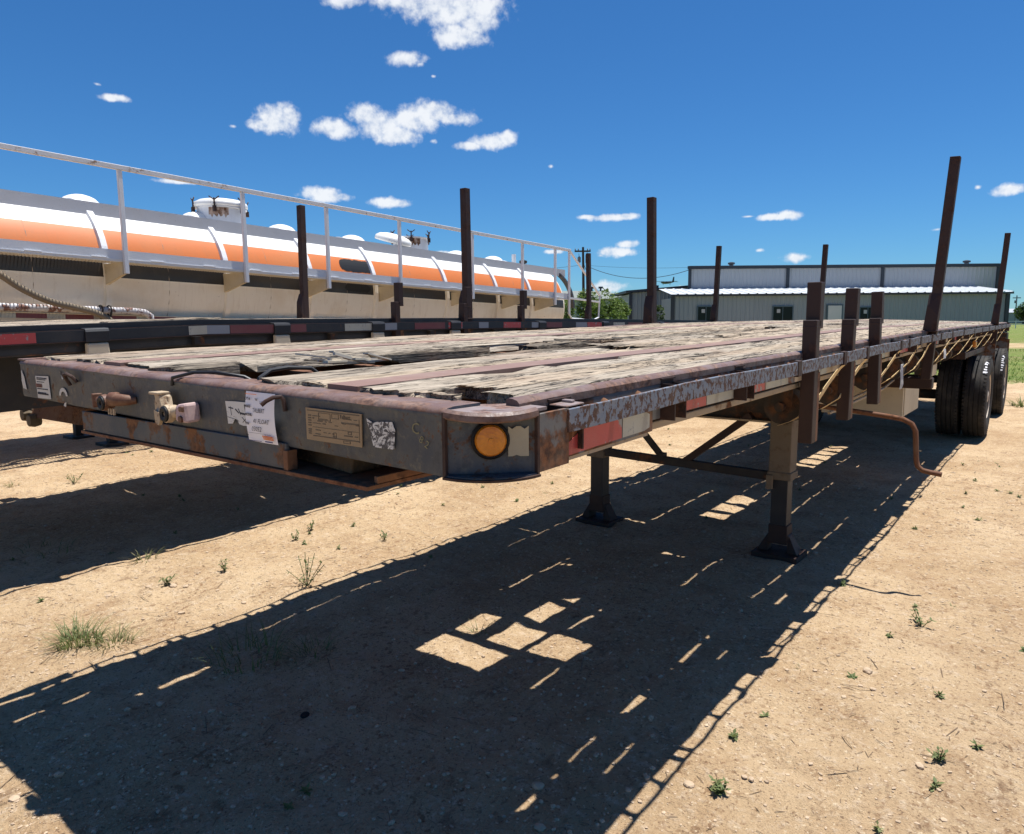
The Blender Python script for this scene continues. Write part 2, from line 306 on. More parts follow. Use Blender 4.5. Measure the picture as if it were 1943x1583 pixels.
def wl(o):
    v = Vector((0, 0, 0))
    while o is not None: v += o.location; o = o.parent
    return v
def link(name, me, parent=None, world=(0, 0, 0)):
    o = bpy.data.objects.new(name, me); COL.objects.link(o)
    o.location = Vector(world) - (wl(parent) if parent else Vector((0, 0, 0)))
    o.parent = parent; return o
def build(mb, name, mats, parent=None, warp=None, smooth=False, bevel=0, local=False, seg=2):
    me = mb.mesh(name, mats, warp, smooth)
    o = bpy.data.objects.new(name, me); COL.objects.link(o); o.parent = parent
    if parent and not local: o.location = -wl(parent)
    if bevel:
        b = o.modifiers.new('bevel', 'BEVEL'); b.width = bevel; b.segments = seg; b.limit_method = 'ANGLE'; b.angle_limit = R_(40)
        b.harden_normals = False
    if smooth:
        try: me.set_sharp_from_angle(angle=R_(38))
        except Exception: pass
    return o
def tag(o, label=None, cat=None, group=None, kind=None):
    if label: o['label'] = label
    if cat: o['category'] = cat
    if group: o['group'] = group
    if kind: o['kind'] = kind
    return o
def empty(name, loc, label, cat, group=None, rz=0):
    o = bpy.data.objects.new(name, None); COL.objects.link(o); o.location = loc; o.rotation_euler.z = rz
    o.empty_display_size = .2
    return tag(o, label, cat, group)
def text_mesh(txt, size, mat, shear=0., ox=0.0, ext=0.0):
    cu = bpy.data.curves.new('lettering', 'FONT'); cu.body = txt; cu.size = size; cu.shear = shear; cu.extrude = ext; cu.offset = ox; cu.resolution_u = 2
    ob = bpy.data.objects.new('lettering', cu); COL.objects.link(ob)
    bpy.context.view_layer.update()
    me = bpy.data.meshes.new_from_object(ob.evaluated_get(bpy.context.evaluated_depsgraph_get()))
    bpy.data.objects.remove(ob); bpy.data.curves.remove(cu)
    me.materials.clear(); me.materials.append(M[mat]); return me

# ------------------------------------------------------------------ ground
def vnoise(x, y, fr, seed):
    rs = np.random.RandomState(seed); n = 256; t = rs.rand(n, n)
    X, Y = x*fr, y*fr; xi = np.floor(X).astype(int); yi = np.floor(Y).astype(int); fx = X-xi; fy = Y-yi
    fx = fx*fx*(3-2*fx); fy = fy*fy*(3-2*fy)
    g = lambda a, b: t[np.mod(a, n), np.mod(b, n)]
    return (g(xi, yi)*(1-fx)+g(xi+1, yi)*fx)*(1-fy)+(g(xi, yi+1)*(1-fx)+g(xi+1, yi+1)*fx)*fy-.5
def gheight(x, y):
    x = np.asarray(x, float); y = np.asarray(y, float)
    near = 1/(1+np.maximum(0, np.hypot(x+2, y-4)-14)*.15)
    h = vnoise(x, y, .45, 1)*.045+vnoise(x, y, 1.3, 2)*.022+vnoise(x+.3*y, y, 3.7, 3)*.013+vnoise(x, y, 8.5, 4)*.015+vnoise(x, y, 13.7, 15)*.010+vnoise(x, y, 24, 5)*.009
    # wheel ruts pressed into the sand along the way the trailers were pulled in
    for cx in (1.05, 2.6): h -= .016*np.exp(-((x-cx-.06*np.sin(y*.8))/.2)**2)*(.6+vnoise(x, y, 2.0, 9))
    d = x-1.12-.05*np.sin(y*.9); ph = np.mod(y+np.abs(d)*.8, .085)/.085
    h += np.where(np.abs(d) < .13, np.where((ph < .55), .006, -.005)*(.35+np.clip(vnoise(x, y, 1.1, 12)*2+.3, 0, 1)), 0)
    return (h-.006)*near
def axis(a0, a1, st, far):
    v = list(np.arange(a0, a1, st)); s = st; p = v[-1]
    while p < far: s *= 1.16; p += s; v.append(p)
    s = st; p = v[0]
    while p > -far: s *= 1.16; p -= s; v.insert(0, p)
    return np.array(v)
gx = axis(-9.5, 2.6, .034, 2500); gy = axis(-.9, 7.0, .034, 2500)
GX, GY = np.meshgrid(gx, gy); GZ = gheight(GX, GY)
nx, ny = len(gx), len(gy)
gme = bpy.data.meshes.new('ground'); gme.vertices.add(nx*ny)
gme.vertices.foreach_set('co', np.stack([GX, GY, GZ], -1).astype(np.float32).ravel())
ii = (np.arange(ny-1)[:, None]*nx+np.arange(nx-1)[None]).ravel()
fq = np.stack([ii, ii+1, ii+nx+1, ii+nx], -1).astype(np.int32)
gme.loops.add(fq.size); gme.loops.foreach_set('vertex_index', fq.ravel()); gme.polygons.add(len(fq))
gme.polygons.foreach_set('loop_start', np.arange(len(fq), dtype=np.int32)*4); gme.polygons.foreach_set('loop_total', np.full(len(fq), 4, np.int32))
gme.update(); gme.validate(); gme.polygons.foreach_set('use_smooth', np.ones(len(fq), bool))
n = NT('sandy_dirt'); P0 = n.obj()
big = n.noise(.55, 5, .6); mid = n.noise(3.2, 7, .65); fine = n.noise(22, 8, .7); grit = n.noise(120, 4, .65)
col = n.mix(n.ramp(big, .3, .7), (.435, .293, .162), (.60, .442, .272))
col = n.mix(n.math('MULTIPLY', n.ramp(mid, .45, .75), .6), col, (.37, .226, .118))
col = n.mix(n.math('MULTIPLY', n.ramp(fine, .5, .70), .65), col, (.64, .51, .37))
col = n.mix(n.math('MULTIPLY', n.ramp(n.noise(9, 8, .75, n.mapv((1, .45, 1))), .57, .68), .75), col, (.22, .135, .08))
col = n.mix(n.math('MULTIPLY', n.ramp(grit, .58, .70), .7), col, (.17, .11, .07))
col = n.mix(n.math('MULTIPLY', n.ramp(n.noise(70, 3, .6), .66, .72), .6), col, (.55, .46, .36))
sp = n.n('ShaderNodeSeparateXYZ'); n.t.links.new(P0, sp.inputs[0])
e1 = n.math('ADD', sp.outputs[1], n.math('MULTIPLY', n.math('SUBTRACT', n.noise(.35, 6, .65), .5), 9.))
ga = n.ramp(e1, 19.3, 20.2)
pathm = n.math('MULTIPLY', n.ramp(e1, 40, 44), n.ramp(e1, 52, 48))
green = n.mix(n.ramp(n.noise(1.1, 6, .7), .3, .7), (.075, .135, .022), (.16, .21, .045))
green = n.mix(n.math('MULTIPLY', n.ramp(n.noise(.12, 4, .6), .5, .65), .6), green, (.22, .19, .08))
gm = n.math('MULTIPLY', ga, n.math('SUBTRACT', 1.0, n.math('MULTIPLY', pathm, .8)))
col = n.mix(gm, col, green)
col = n.mix(n.math('MULTIPLY', n.ramp(n.noise(34, 6, .7, n.mapv((1, .6, 1))), .60, .68), .6), col, (.24, .15, .09))
pit = n.noise(34, 2, .6, n.mapv((1, .8, 1))); pat = n.ramp(n.noise(1.6, 5, .65), .42, .62)
col = n.mix(n.math('MULTIPLY', n.ramp(pit, .57, .68), n.math('ADD', .30, n.math('MULTIPLY', pat, .55))), col, (.24, .14, .075))
col = n.mix(n.math('MULTIPLY', n.ramp(n.noise(70, 2, .6), .60, .70), .8), col, (.17, .10, .055))
col = n.mix(n.math('MULTIPLY', n.ramp(n.noise(2.1, 6, .7), .50, .68), .42), col, (.30, .183, .097))
col = n.mix(n.math('MULTIPLY', n.ramp(n.noise(55, 2, .6), .62, .70), .8), col, (.68, .54, .36))
cel = n.vor(26, n.mapv((1, 1, 1), None, None), 'DISTANCE_TO_EDGE').outputs['Distance']
col = n.mix(n.math('MULTIPLY', n.math('MULTIPLY', n.ramp(cel, .0, .07, 1, 0), pat), .38), col, (.25, .16, .095))
hh = n.math('ADD', n.math('MULTIPLY', fine, .6), n.math('ADD', n.math('MULTIPLY', grit, .25), n.math('MULTIPLY', mid, .5)))
M['ground'] = n.out(col, .95, 0, n.bump(hh, 1.0, .045), .12)
gme.materials.append(M['ground'])
ground = link('ground', gme); tag(ground, 'pale sandy dirt yard with scattered pebbles and weeds', None, None, 'structure')
def gz(x, y): return float(gheight(np.array([x]), np.array([y]))[0])

# ------------------------------------------------------------------ flatbed trailer in front
WID, LEN = 2.44, 14.6
_yr = [-.3, 0, .87, 2.07, 3.5, 5.4, 7.8, 14.6]
_zr = [1.349, 1.352, 1.367, 1.377, 1.396, 1.416, 1.424, 1.43]
_zl = [1.390, 1.396, 1.414, 1.437, 1.456, 1.4925, 1.501, 1.51]
def zd(x, y):
    a, b = np.interp(y, _yr, _zr), np.interp(y, _yr, _zl); return float(a+(b-a)*(-x/WID))
def wp1(x, y, z): return (x, y, z+zd(x, y))
_y2 = [-2, 0, 1.6, 4.3, 7, 10.6, 13]; _z2 = [1.46, 1.497, 1.546, 1.553, 1.535, 1.50, 1.475]
X2, Y2 = -3.85, -.9
def wp2(x, y, z): return (x+X2, y, z+float(np.interp(y, _y2, _z2))-.008*x)

def plank(x0, x1, y0, y1, seed, amp=1., jag=0.0, nxs=6, step=.065, edge=0.0, th=.036, gaps=()):
    """one weathered board: worn, grooved top, splintered edges and ends (deck top is z = 0)"""
    m = MB(); rr = random.Random(seed); ns = Vector((seed*3.7, seed*1.3, seed*.7))
    ysl = [y0]; y = y0
    while y < y1-.02: y += step*(1 if y < 5 else (2 if y < 9 else 4)); ysl.append(min(y, y1))
    k = len(ysl)-1; rows = []
    xs = [0, .035]+[i/(nxs-2) for i in range(1, nxs-2)]+[.965, 1]
    e0 = [rr.uniform(-1, 1)*jag*.5 for _ in xs]; e1 = [rr.uniform(-1, 1)*jag*.5 for _ in xs]
    for i, y in enumerate(ysl):
        row = []; gl_ = gr_ = 0
        for side, ga, gb, gw in gaps:
            if ga < y < gb:
                q = gw*(.75+.6*mnoise.noise(Vector((y*5, seed, 2))))
                if side == 0: gl_ = max(gl_, q)
                else: gr_ = max(gr_, q)
        xl, xr = x0+gl_-(.003 if not gl_ else 0), x1-gr_+(.003 if not gr_ else 0)
        for j, t in enumerate(xs):
            yy = y
            if i == 0: yy += e0[j]
            if i == k: yy += e1[j]
            x = xl+(xr-xl)*t
            ex = mnoise.noise(Vector((t*3, y*2.2, 0))+ns)
            if j < 2: x += (edge+.006)*max(0, ex+.1)*2
            if j > len(xs)-3: x -= (edge+.006)*max(0, ex+.1)*2
            g = mnoise.noise(Vector((x*24, y*1.4, 1))+ns); g2 = mnoise.noise(Vector((x*75, y*5, 5))+ns)
            cr = max(0, .16-abs(mnoise.noise(Vector((x*17, y*1.1, 3))+ns)))/.16 if mnoise.noise(Vector((x*5, y*1.4, 8))+ns) > -.05 else 0
            lo = max(0, mnoise.noise(Vector((x*7, y*.9, 9))+ns)-.12)
            z = (-.0035*max(0, g)-.003*g2-.007*cr*cr-.012*lo*lo*4)*amp
            if j in (0, len(xs)-1): z -= .006+.006*abs(ex)
            row.append((x, yy, max(z, -th+.006)))
        rows.append(row+[(xr, row[-1][1], -th), (xl, row[0][1], -th)])
    m.sweep(rows, True); return m

t1 = empty('flatbed_trailer', (-1.22, 7.3, 0), 'long rusty grey flatbed trailer with weathered wooden deck in the foreground', 'trailer')

# --- headboard (front rail) : rolled rusty lip over a slate painted face
def front_rail(x0, x1, warp, mats, parent, name='front_rail'):
    prof = [(.115, -.012), (.03, -.011), (.010, -.012), (.001, -.017), (-.003, -.024), (-.002, -.030), (0, -.036), (0, -.150), (.004, -.157), (.07, -.157), (.07, -.150), (.012, -.146), (.010, -.050), (.02, -.024), (.115, -.020)]
    m = MB(); k = 30; rings = []
    for i in range(k+1):
        x = x0+(x1-x0)*i/k
        rings.append([(x, y+mnoise.noise(Vector((x*5, q*.9, 2)))*.0016, z+mnoise.noise(Vector((x*6, q*.7, 7)))*.0016) for q, (y, z) in enumerate(prof)])
    n = len(prof)
    for i in range(k):
        for q in range(n):
            a = [rings[i][q], rings[i][(q+1) % n], rings[i+1][(q+1) % n], rings[i+1][q]]
            m.add(a, [(0, 1, 2, 3)], 0 if 4 <= q <= 12 else 1)
    m.add(rings[0], [tuple(range(n))]); m.add(rings[-1], [tuple(range(n))[::-1]])
    me = m.mesh(name, mats, warp)
    bm = bmesh.new(); bm.from_mesh(me); bmesh.ops.remove_doubles(bm, verts=bm.verts, dist=1e-5); bmesh.ops.recalc_face_normals(bm, faces=bm.faces); bm.to_mesh(me); bm.free()
    me.polygons.foreach_set('use_smooth', [True]*len(me.polygons))
    try: me.set_sharp_from_angle(angle=R_(45))
    except Exception: pass
    o = bpy.data.objects.new(name, me); COL.objects.link(o); o.parent = parent; o.location = -wl(parent); return o
fr = front_rail(-2.438, -.137, wp1, ['panel', 'rail_top'], t1)
# left end plate turned back round the corner
m = MB(); m.longbox(-2.44, -2.428, .012, .40, -.155, -.016, .2); m.longbox(-2.462, -2.40, .0, .42, -.015, -.009, .2)
build(m, 'end_plate', 'rail_top', t1, wp1)
# --- right corner: rounded top and bottom plates over a set-back flat wall
RC = .137
def arc_pts(r, k=12): return [(-RC+r*math.sin(math.pi/2*i/k), RC-r*math.cos(math.pi/2*i/k)) for i in range(k+1)]
m = MB(); i_ = .010; m.prism([(-RC, .0), (-RC, .008), (-.012, RC-.004), (0, RC), (.0, RC+.004), (-.03, RC+.004), (-RC-.01, .03), (-RC-.01, .0)], -.152, -.0235)
build(m, 'corner_post', 'panel', t1, wp1)
m = MB(); rings = []
for i in range(17):
    t = math.pi/2*i/16; sag = .005*math.sin(2*t); P = lambda r, z: (-RC+r*math.sin(t), RC-r*math.cos(t), z-sag*(r/RC)**2)
    rings.append([P(RC-.10, -.026), P(RC-.02, -.026), P(RC+.001, -.034), P(RC+.005, -.030), P(RC+.004, -.019), P(RC-.004, -.013), P(RC-.02, -.0165), P(RC-.10, -.0185)])
m.sweep(rings, True); m.mi = [1 if (k % 8) in (5, 6, 7) else 0 for k in range(len(m.f))]; build(m, 'corner_cap', ['rail_top', 'capworn'], t1, wp1, True)
m = MB(); m.prism([(-RC-.02, .02), (-RC-.02, .12), (-.10, .19), (-.012, .19), (-.010, RC), (-RC, .012)], -.0255, -.0188); build(m, 'corner_web', 'capworn', t1, wp1)
m = MB(); m.prism([(-RC, .02)]+arc_pts(RC+.002)+[(-.02, RC+.003)], -.160, -.1525); build(m, 'corner_base', 'panel', t1, wp1)
m = MB()
m.sweep([[(-RC+(RC+.002)*math.sin(t), RC-(RC+.002)*math.cos(t), -.160), (-RC+(RC+.010)*math.sin(t), RC-(RC+.010)*math.cos(t), -.160), (-RC+(RC+.010)*math.sin(t), RC-(RC+.010)*math.cos(t), -.155), (-RC+(RC+.002)*math.sin(t), RC-(RC+.002)*math.cos(t), -.155)] for t in [math.pi/2*i/12 for i in range(13)]])
build(m, 'corner_lip', 'rust', t1, wp1)
# weld seams where the corner meets the rail
m = MB(); m.box(-.1415, -.1335, -.004, .004, -.156, -.02); build(m, 'weld_seam', 'rust', t1, wp1)
m = MB(); m.box(-.004, .004, .133, .141, -.157, -.02); build(m, 'weld_seam', 'rust', t1, wp1)
# --- amber marker light on the corner
ang = R_(45); nrm = Vector((math.sin(ang), -math.cos(ang), 0)); cpt = Vector((-RC*.5-.003, RC*.5-.0, 0))+nrm*.0005; cpt.z = zd(-.05, .06)-.080
ml = bpy.data.objects.new('marker_light', None)
def disc_on(name, prof, mat, parent, c=cpt, d=nrm, n=28, smooth=True):
    m = MB(); sd = Vector((0, 0, 1)).cross(d).normalized(); rings = []
    for r, h in prof: rings.append([c+d*h+(sd*math.cos(2*math.pi*j/n)+Vector((0, 0, 1))*math.sin(2*math.pi*j/n))*r for j in range(n)])
    m.sweep(rings, True); return build(m, name, mat, parent, None, smooth)
COL.objects.unlink(ml) if ml.name in COL.objects else None
bpy.data.objects.remove(ml)
ml = disc_on('marker_light', [(.041, -.01), (.041, .004), (.037, .008), (.034, .006)], 'seal', t1)
disc_on('lens', [(.0335, .002), (.0335, .009), (.030, .014), (.02, .016), (.006, .0165), (.0055, .0185), (.001, .0185)], 'amber', ml)
# --- lower coupler panel, coupler plate and the dirty box behind
ZC = 1.148
m = MB(); m.box(-1.885, -.68, -.006, .004, ZC+.002, 1.217); m.box(-1.885, -1.877, .004, .5, ZC+.002, 1.215)
build(m, 'coupler_panel', 'couplerpaint', t1, None, bevel=.002)
m = MB(); m.box(-1.89, -.37, -.012, 1.46, ZC-.010, ZC); m.box(-.382, -.37, .02, 1.46, ZC+.001, ZC+.018); m.box(-.69, -.672, -.010, .02, ZC+.001, 1.20)
build(m, 'coupler_plate', 'rustlight', t1, None, bevel=.0015)
m = MB(); m.hexa([(-.80, .10, ZC+.002), (-.50, .05, ZC+.002), (-.52, .9, ZC+.002), (-.80, .9, ZC+.002), (-.79, .12, 1.205), (-.51, .07, 1.205), (-.53, .9, 1.205), (-.80, .9, 1.205)])
build(m, 'coupler_box', 'boxmud', t1, None, bevel=.006)
m = MB(); m.box(-1.87, -1.05, .10, 1.2, ZC+.02, 1.23); build(m, 'coupler_frame', 'dark', t1)
m = MB(); m.lathe([(.045, ZC-.09), (.045, ZC-.07), (.03, ZC-.06), (.045, ZC-.02), (.06, ZC-.011)], (-1.13, .75, 0)); build(m, 'kingpin', 'rust', t1)

# --- stickers, plate and marks on the front rail (absolute coordinates)
def quad_plate(name, pts, th, mat, parent, y0=-.002):
    m = MB(); n = len(pts)
    m.add([(x, y0, z) for x, z in pts]+[(x, y0-th, z) for x, z in pts], [tuple(range(n)), tuple(n+i for i in range(n))[::-1]]+[(i, (i+1) % n, n+(i+1) % n, n+i) for i in range(n)])
    return build(m, name, mat, parent)
quad_plate('arrow_sticker', [(-2.424, 1.340), (-2.418, 1.343), (-2.398, 1.318), (-2.383, 1.268), (-2.416, 1.272), (-2.426, 1.30)], .001, 'stickerclean', t1, -.0035)
stk = quad_plate('notice_sticker', [(-2.283, 1.326), (-2.158, 1.329), (-2.150, 1.243), (-2.275, 1.241)], .001, 'stickerclean', t1, -.0035)
m = MB(); rr = random.Random(4)
for z, w, h in [(1.317, .095, .004), (1.312, .085, .003), (1.303, .07, .0025), (1.291, .05, .0025), (1.285, .05, .0025), (1.276, .10, .0035), (1.256, .10, .006), (1.262, .08, .003)]:
    x = -2.27
    while x < -2.27+w: l = rr.uniform(.006, .016); m.box(x, min(x+l, -2.27+w), -.0056, -.005, z, z+h); x += l+.003
m.box(-2.282, -2.225, -.0056, -.005, 1.283, 1.297, 1)
build(m, 'sticker_print', ['ink', 'tapedark'], stk)
m = MB(); arc = [(-2.035+.036*math.cos(t), 1.262+.030*math.sin(t)) for t in [math.pi*i/8 for i in range(9)]]; arc2 = [(-2.035+.022*math.cos(t), 1.262+.016*math.sin(t)) for t in [math.pi*i/8 for i in range(9)]][::-1]
quad_plate('sticker_remnant', arc+arc2, .0008, 'stickerclean', t1, -.0035)
quad_plate('sticker_remnant', [(-2.04, 1.225), (-2.02, 1.222), (-2.015, 1.240), (-2.03, 1.236)], .0008, 'stickerclean', t1, -.0035)
quad_plate('sticker_remnant', [(-2.055, 1.352), (-2.045, 1.352), (-2.022, 1.322), (-2.03, 1.320)], .0008, 'stickerworn', t1, -.0035)
quad_plate('torn_sticker', [(-.953, 1.309), (-.90, 1.311), (-.80, 1.312), (-.80, 1.252), (-.87, 1.247), (-.89, 1.250), (-.898, 1.262), (-.91, 1.262), (-.922, 1.249), (-.944, 1.247), (-.948, 1.28)], .001, 'sticker', t1, -.0035)
tsk = [o for o in t1.children if o.name.startswith('torn_sticker')][0]
for q, (x0, z0, x1, z1, w_) in enumerate([(-.938, 1.293, -.915, 1.291, .003), (-.928, 1.296, -.924, 1.272, .002), (-.905, 1.290, -.888, 1.280, .004), (-.890, 1.292, -.880, 1.276, .003), (-.882, 1.281, -.845, 1.277, .005), (-.861, 1.305, -.856, 1.285, .003), (-.945, 1.266, -.905, 1.262, .0012), (-.875, 1.270, -.850, 1.254, .0018), (-.855, 1.268, -.872, 1.256, .0018), (-.905, 1.262, -.900, 1.250, .002)]):
    m = MB(); m.beam((x0, -.0047, z0), (x1, -.0047, z1), .0004, w_, up=(0, 0, 1)); build(m, 'pen_stroke', 'ink', tsk)
quad_plate('scratched_sticker', [(-.374, 1.305), (-.352, 1.296), (-.337, 1.300), (-.29, 1.303), (-.281, 1.285), (-.286, 1.242), (-.352, 1.241), (-.361, 1.268)], .001, 'stickerworn', t1, -.0035)
# tarnished builder's plate with rows of etched boxes
vp = quad_plate('builder_plate', [(-.594, 1.3155), (-.389, 1.3135), (-.391, 1.236), (-.594, 1.237)], .0025, 'brass', t1, -.003)
m = MB(); rr = random.Random(12)
def pr(x0, x1, z0, z1): m.box(x0, x1, -.0062, -.0056, z0, z1)
pr(-.588, -.396, 1.3085, 1.3105)
for z in (1.296, 1.290, 1.284, 1.278, 1.272, 1.262, 1.257, 1.252):
    pr(-.585, -.573, z, z+.0028)
    x = -.568
    while x < -.398:
        l = rr.choice([.006, .012, .02, .03])
        if rr.random() < .48: pr(x, min(x+l, -.397), z+rr.uniform(0, .001), z+.0014+rr.uniform(0, .0018))
        x += l+rr.uniform(.003, .012)
pr(-.568, -.398, 1.2695, 1.2703); pr(-.568, -.398, 1.2475, 1.2495); pr(-.398, -.397, 1.246, 1.300)
for x0, x1, z0, z1 in [(-.545, -.500, 1.288, 1.306), (-.495, -.470, 1.295, 1.307), (-.46, -.40, 1.286, 1.289), (-.438, -.425, 1.262, 1.268), (-.49, -.48, 1.250, 1.262), (-.455, -.43, 1.240, 1.246)]:
    pr(x0, x1, z0, z0+.001); pr(x0, x1, z1-.001, z1); pr(x0, x0+.001, z0, z1); pr(x1-.001, x1, z0, z1)
build(m, 'plate_print', 'plateink', vp)
def put_text(txt, size, mat, x, z, y, parent, shear=0., ox=0., tilt=0., sx=1.):
    me = text_mesh(txt, size, mat, shear, ox)
    me.transform(Matrix.Translation((x, y, z)) @ Matrix.Rotation(-tilt, 4, 'Y') @ Matrix.Diagonal((sx, 1, 1, 1)) @ Matrix.Rotation(math.pi/2, 4, 'X'))
    o = bpy.data.objects.new('lettering', me); COL.objects.link(o); o.parent = parent; o.location = -wl(parent); return o
put_text('Talbert', .013, 'plateink', -.466, 1.2975, -.0064, vp, ox=.0003)
# yellow crayon scrawl
put_text('C', .035, 'chalkmark', -.232, 1.283, -.0028, t1); put_text('8 2', .024, 'chalkmark', -.212, 1.268, -.0028, t1, tilt=R_(-30))
# paper patch on the corner beside the light
m = MB(); rings = []
for i in range(6):
    u = .70+.24*i/5; px_, py_ = -RC+(RC-.006)*u+.0022, .006+(RC-.010)*u-.0022
    zt = zd(px_, py_)-.052-(.006 if i in (1, 4) else 0); zb = zd(px_, py_)-.116+(.003 if i == 2 else 0)
    rings.append([(px_, py_, zb), (px_, py_, zt)])
m.sweep(rings, False, closed=False); build(m, 'faded_patch', 'patch', t1)
# hooks welded to the rail
m = MB(); m.tube([(-.705, -.055, 1.318), (-.70, -.045, 1.327), (-.69, -.03, 1.336), (-.683, -.012, 1.337), (-.679, -.008, 1.328), (-.677, -.006, 1.300)], .0055, 8)
build(m, 'tie_hook', 'rust', t1, None, True)
m = MB(); m.tube([(-1.955, -.008, 1.305), (-1.955, -.02, 1.33), (-1.945, -.03, 1.345), (-1.925, -.03, 1.348), (-1.905, -.02, 1.338), (-1.90, -.006, 1.318)], .0065, 8)
build(m, 'tie_hook', 'rust', t1, None, True)
# --- air line couplings (gladhands)
def gladhand(c, body, lab):
    x, z = c; K = 1.32
    m = MB(); m.tube([(x+.02, .01, z), (x+.02, -.03, z)], .016, 12); m.tube([(x, -.030, z), (x-.002, -.058, z-.002)], [.027, .032], 18)
    m.tube([(x-.080, -.05, z+.002), (x-.04, -.05, z), (x+.035, -.05, z+.004), (x+.075, -.04, z+.006)], [.016, .021, .021, .018], 12)
    m.tube([(x, -.055, z-.002), (x, -.074, z-.003)], [.034, .0325], 22)
    g = build(m, 'gladhand', body, t1, None, True); tag(g, lab)
    m = MB(); n = 24
    ring = lambda r, yy: [(x+r*math.cos(2*math.pi*j/n), yy, z-.003+r*math.sin(2*math.pi*j/n)) for j in range(n)]
    m.sweep([ring(.0285, -.072), ring(.0285, -.080), ring(.022, -.0835), ring(.010, -.080), ring(.0075, -.066)], True)
    build(m, 'rubber_seal', 'seal', g, None, True)
    return g
gl = gladhand((-1.622, 1.271), 'gladbrown', 'rust brown coupling')
m = MB(); m.hexa([(-1.722, -.07, 1.242), (-1.710, -.07, 1.242), (-1.710, -.03, 1.246), (-1.722, -.03, 1.246), (-1.728, -.07, 1.300), (-1.714, -.07, 1.300), (-1.712, -.03, 1.30), (-1.726, -.03, 1.30)]); build(m, 'detent_plate', 'gladbrown', gl, None, bevel=.003)
m = MB(); m.tube([(-1.575, -.055, 1.290), (-1.535, -.05, 1.284), (-1.495, -.02, 1.282), (-1.48, -.0, 1.282)], [.024, .026, .020, .014], 12); build(m, 'elbow', 'gladbrown', gl, None, True)
m = MB(); m.box(-1.606, -1.575, -.056, -.02, 1.298, 1.310); build(m, 'detent_clip', 'gladbrown', gl, None, bevel=.004)
for q in range(3): m = MB(); m.box(-1.60+q*.022, -1.592+q*.022, -.062, -.055, 1.222, 1.246); build(m, 'cotter_pin', 'gladcream', gl)
gr = gladhand((-1.225, 1.264), 'gladcream', 'cream and pink coupling')
m = MB(); m.prism([(-.062, -.03), (-.052, -.05), (-.02, -.060), (.018, -.052), (.030, -.03), (.030, .03), (.018, .05), (-.02, .05), (-.052, .04), (-.062, .02)], -.008, .008)
me = m.mesh('clamp_plate', 'gladcream'); me.transform(Matrix.Translation((-1.318, -.032, 1.268)) @ Matrix.Rotation(math.pi/2, 4, 'Z') @ Matrix.Rotation(math.pi/2, 4, 'Y'))
o = link('clamp_plate', me, gr, (0, 0, 0)); b = o.modifiers.new('bevel', 'BEVEL'); b.width = .003; b.segments = 2
m = MB(); m.hexa([(-1.300, -.062, 1.280), (-1.262, -.066, 1.270), (-1.240, -.03, 1.275), (-1.285, -.03, 1.285), (-1.335, -.056, 1.326), (-1.282, -.066, 1.326), (-1.272, -.02, 1.326), (-1.325, -.02, 1.326)]); build(m, 'clamp_arm', 'gladcream', gr, None, bevel=.003)
m = MB(); m.box(-1.342, -1.276, -.072, -.02, 1.3265, 1.336); build(m, 'clamp_top', 'gladcream', gr, None, bevel=.002)
m = MB(); m.prism([(-1.300, 1.222), (-1.276, 1.216), (-1.262, 1.235), (-1.268, 1.262), (-1.305, 1.272)], 0, .012); me = m.mesh('locking_lug', 'gladcream', warp=lambda x, y, z: (x, -.062-z, y)); link('locking_lug', me, gr, (0, 0, 0))
m = MB(); m.tube([(-1.19, -.05, 1.270), (-1.165, -.05, 1.272)], .018, 12); build(m, 'pipe_nipple', 'gladcream', gr, None, True)
m = MB(); m.hexa([(-1.166, -.07, 1.236), (-1.105, -.06, 1.232), (-1.098, -.004, 1.236), (-1.155, -.01, 1.240), (-1.170, -.066, 1.296), (-1.118, -.06, 1.306), (-1.104, -.004, 1.308), (-1.160, -.01, 1.302)]); build(m, 'elbow_body', 'redglad', gr, None, bevel=.009)
m = MB(); m.box(-1.142, -1.116, -.0675, -.058, 1.274, 1.294); build(m, 'elbow_recess', 'gladbrown', gr, None, bevel=.003)
m = MB(); m.lathe([(.012, -.070), (.012, -.058)], (-1.132, 0, 1.248), 'y', 12); build(m, 'elbow_plug', 'gladbrown', gr)

for g_, cx_, cz_, dx_ in ((gl, -1.61, 1.272, .030), (gr, -1.225, 1.266, .042)):
    for o in [g_]+list(g_.children): o.data.transform(Matrix.Translation((cx_+dx_, 0, cz_)) @ Matrix.Scale(.80, 4) @ Matrix.Translation((-cx_, 0, -cz_)))
# --- the paper tag hanging from the hook: a thing of its own
tg = empty('paper_tag', (-.77, -.02, 1.214), 'white paper lot tag with handwriting hanging from a hook on the front rail', 'tag')
m = MB(); rings = []
for i in range(9):
    z = 1.212+.131*i/8; yb = -.007-.010*math.sin(i/8*math.pi*.8)-.004*(1-i/8)
    rings.append([(-.836+(.0015*i/8), yb, z+.001), (-.7705, yb-.003, z), (-.7045, yb-.001, z-.0005)])
m.sweep(rings, False, closed=False); build(m, 'sheet', 'paper', tg, None, True)
YT = -.0225
def tl(*a, **k): put_text(*a, **k)
tl('LOT #', .0095, 'ink', -.831, 1.323, YT, tg, ox=.0004); tl('YR', .0085, 'ink', -.783, 1.322, YT, tg, ox=.0003)
tl('1978', .0125, 'inkblue', -.766, 1.314, YT, tg, shear=.25)
tl('MAKE', .0095, 'ink', -.831, 1.303, YT, tg, ox=.0004); tl('TALBERT', .0165, 'ink', -.797, 1.291, YT, tg, shear=.3, sx=.78)
tl('MODEL', .0095, 'ink', -.831, 1.281, YT, tg, ox=.0004); tl('41 FLOAT', .017, 'ink', -.797, 1.263, YT, tg, shear=.3, sx=.95)
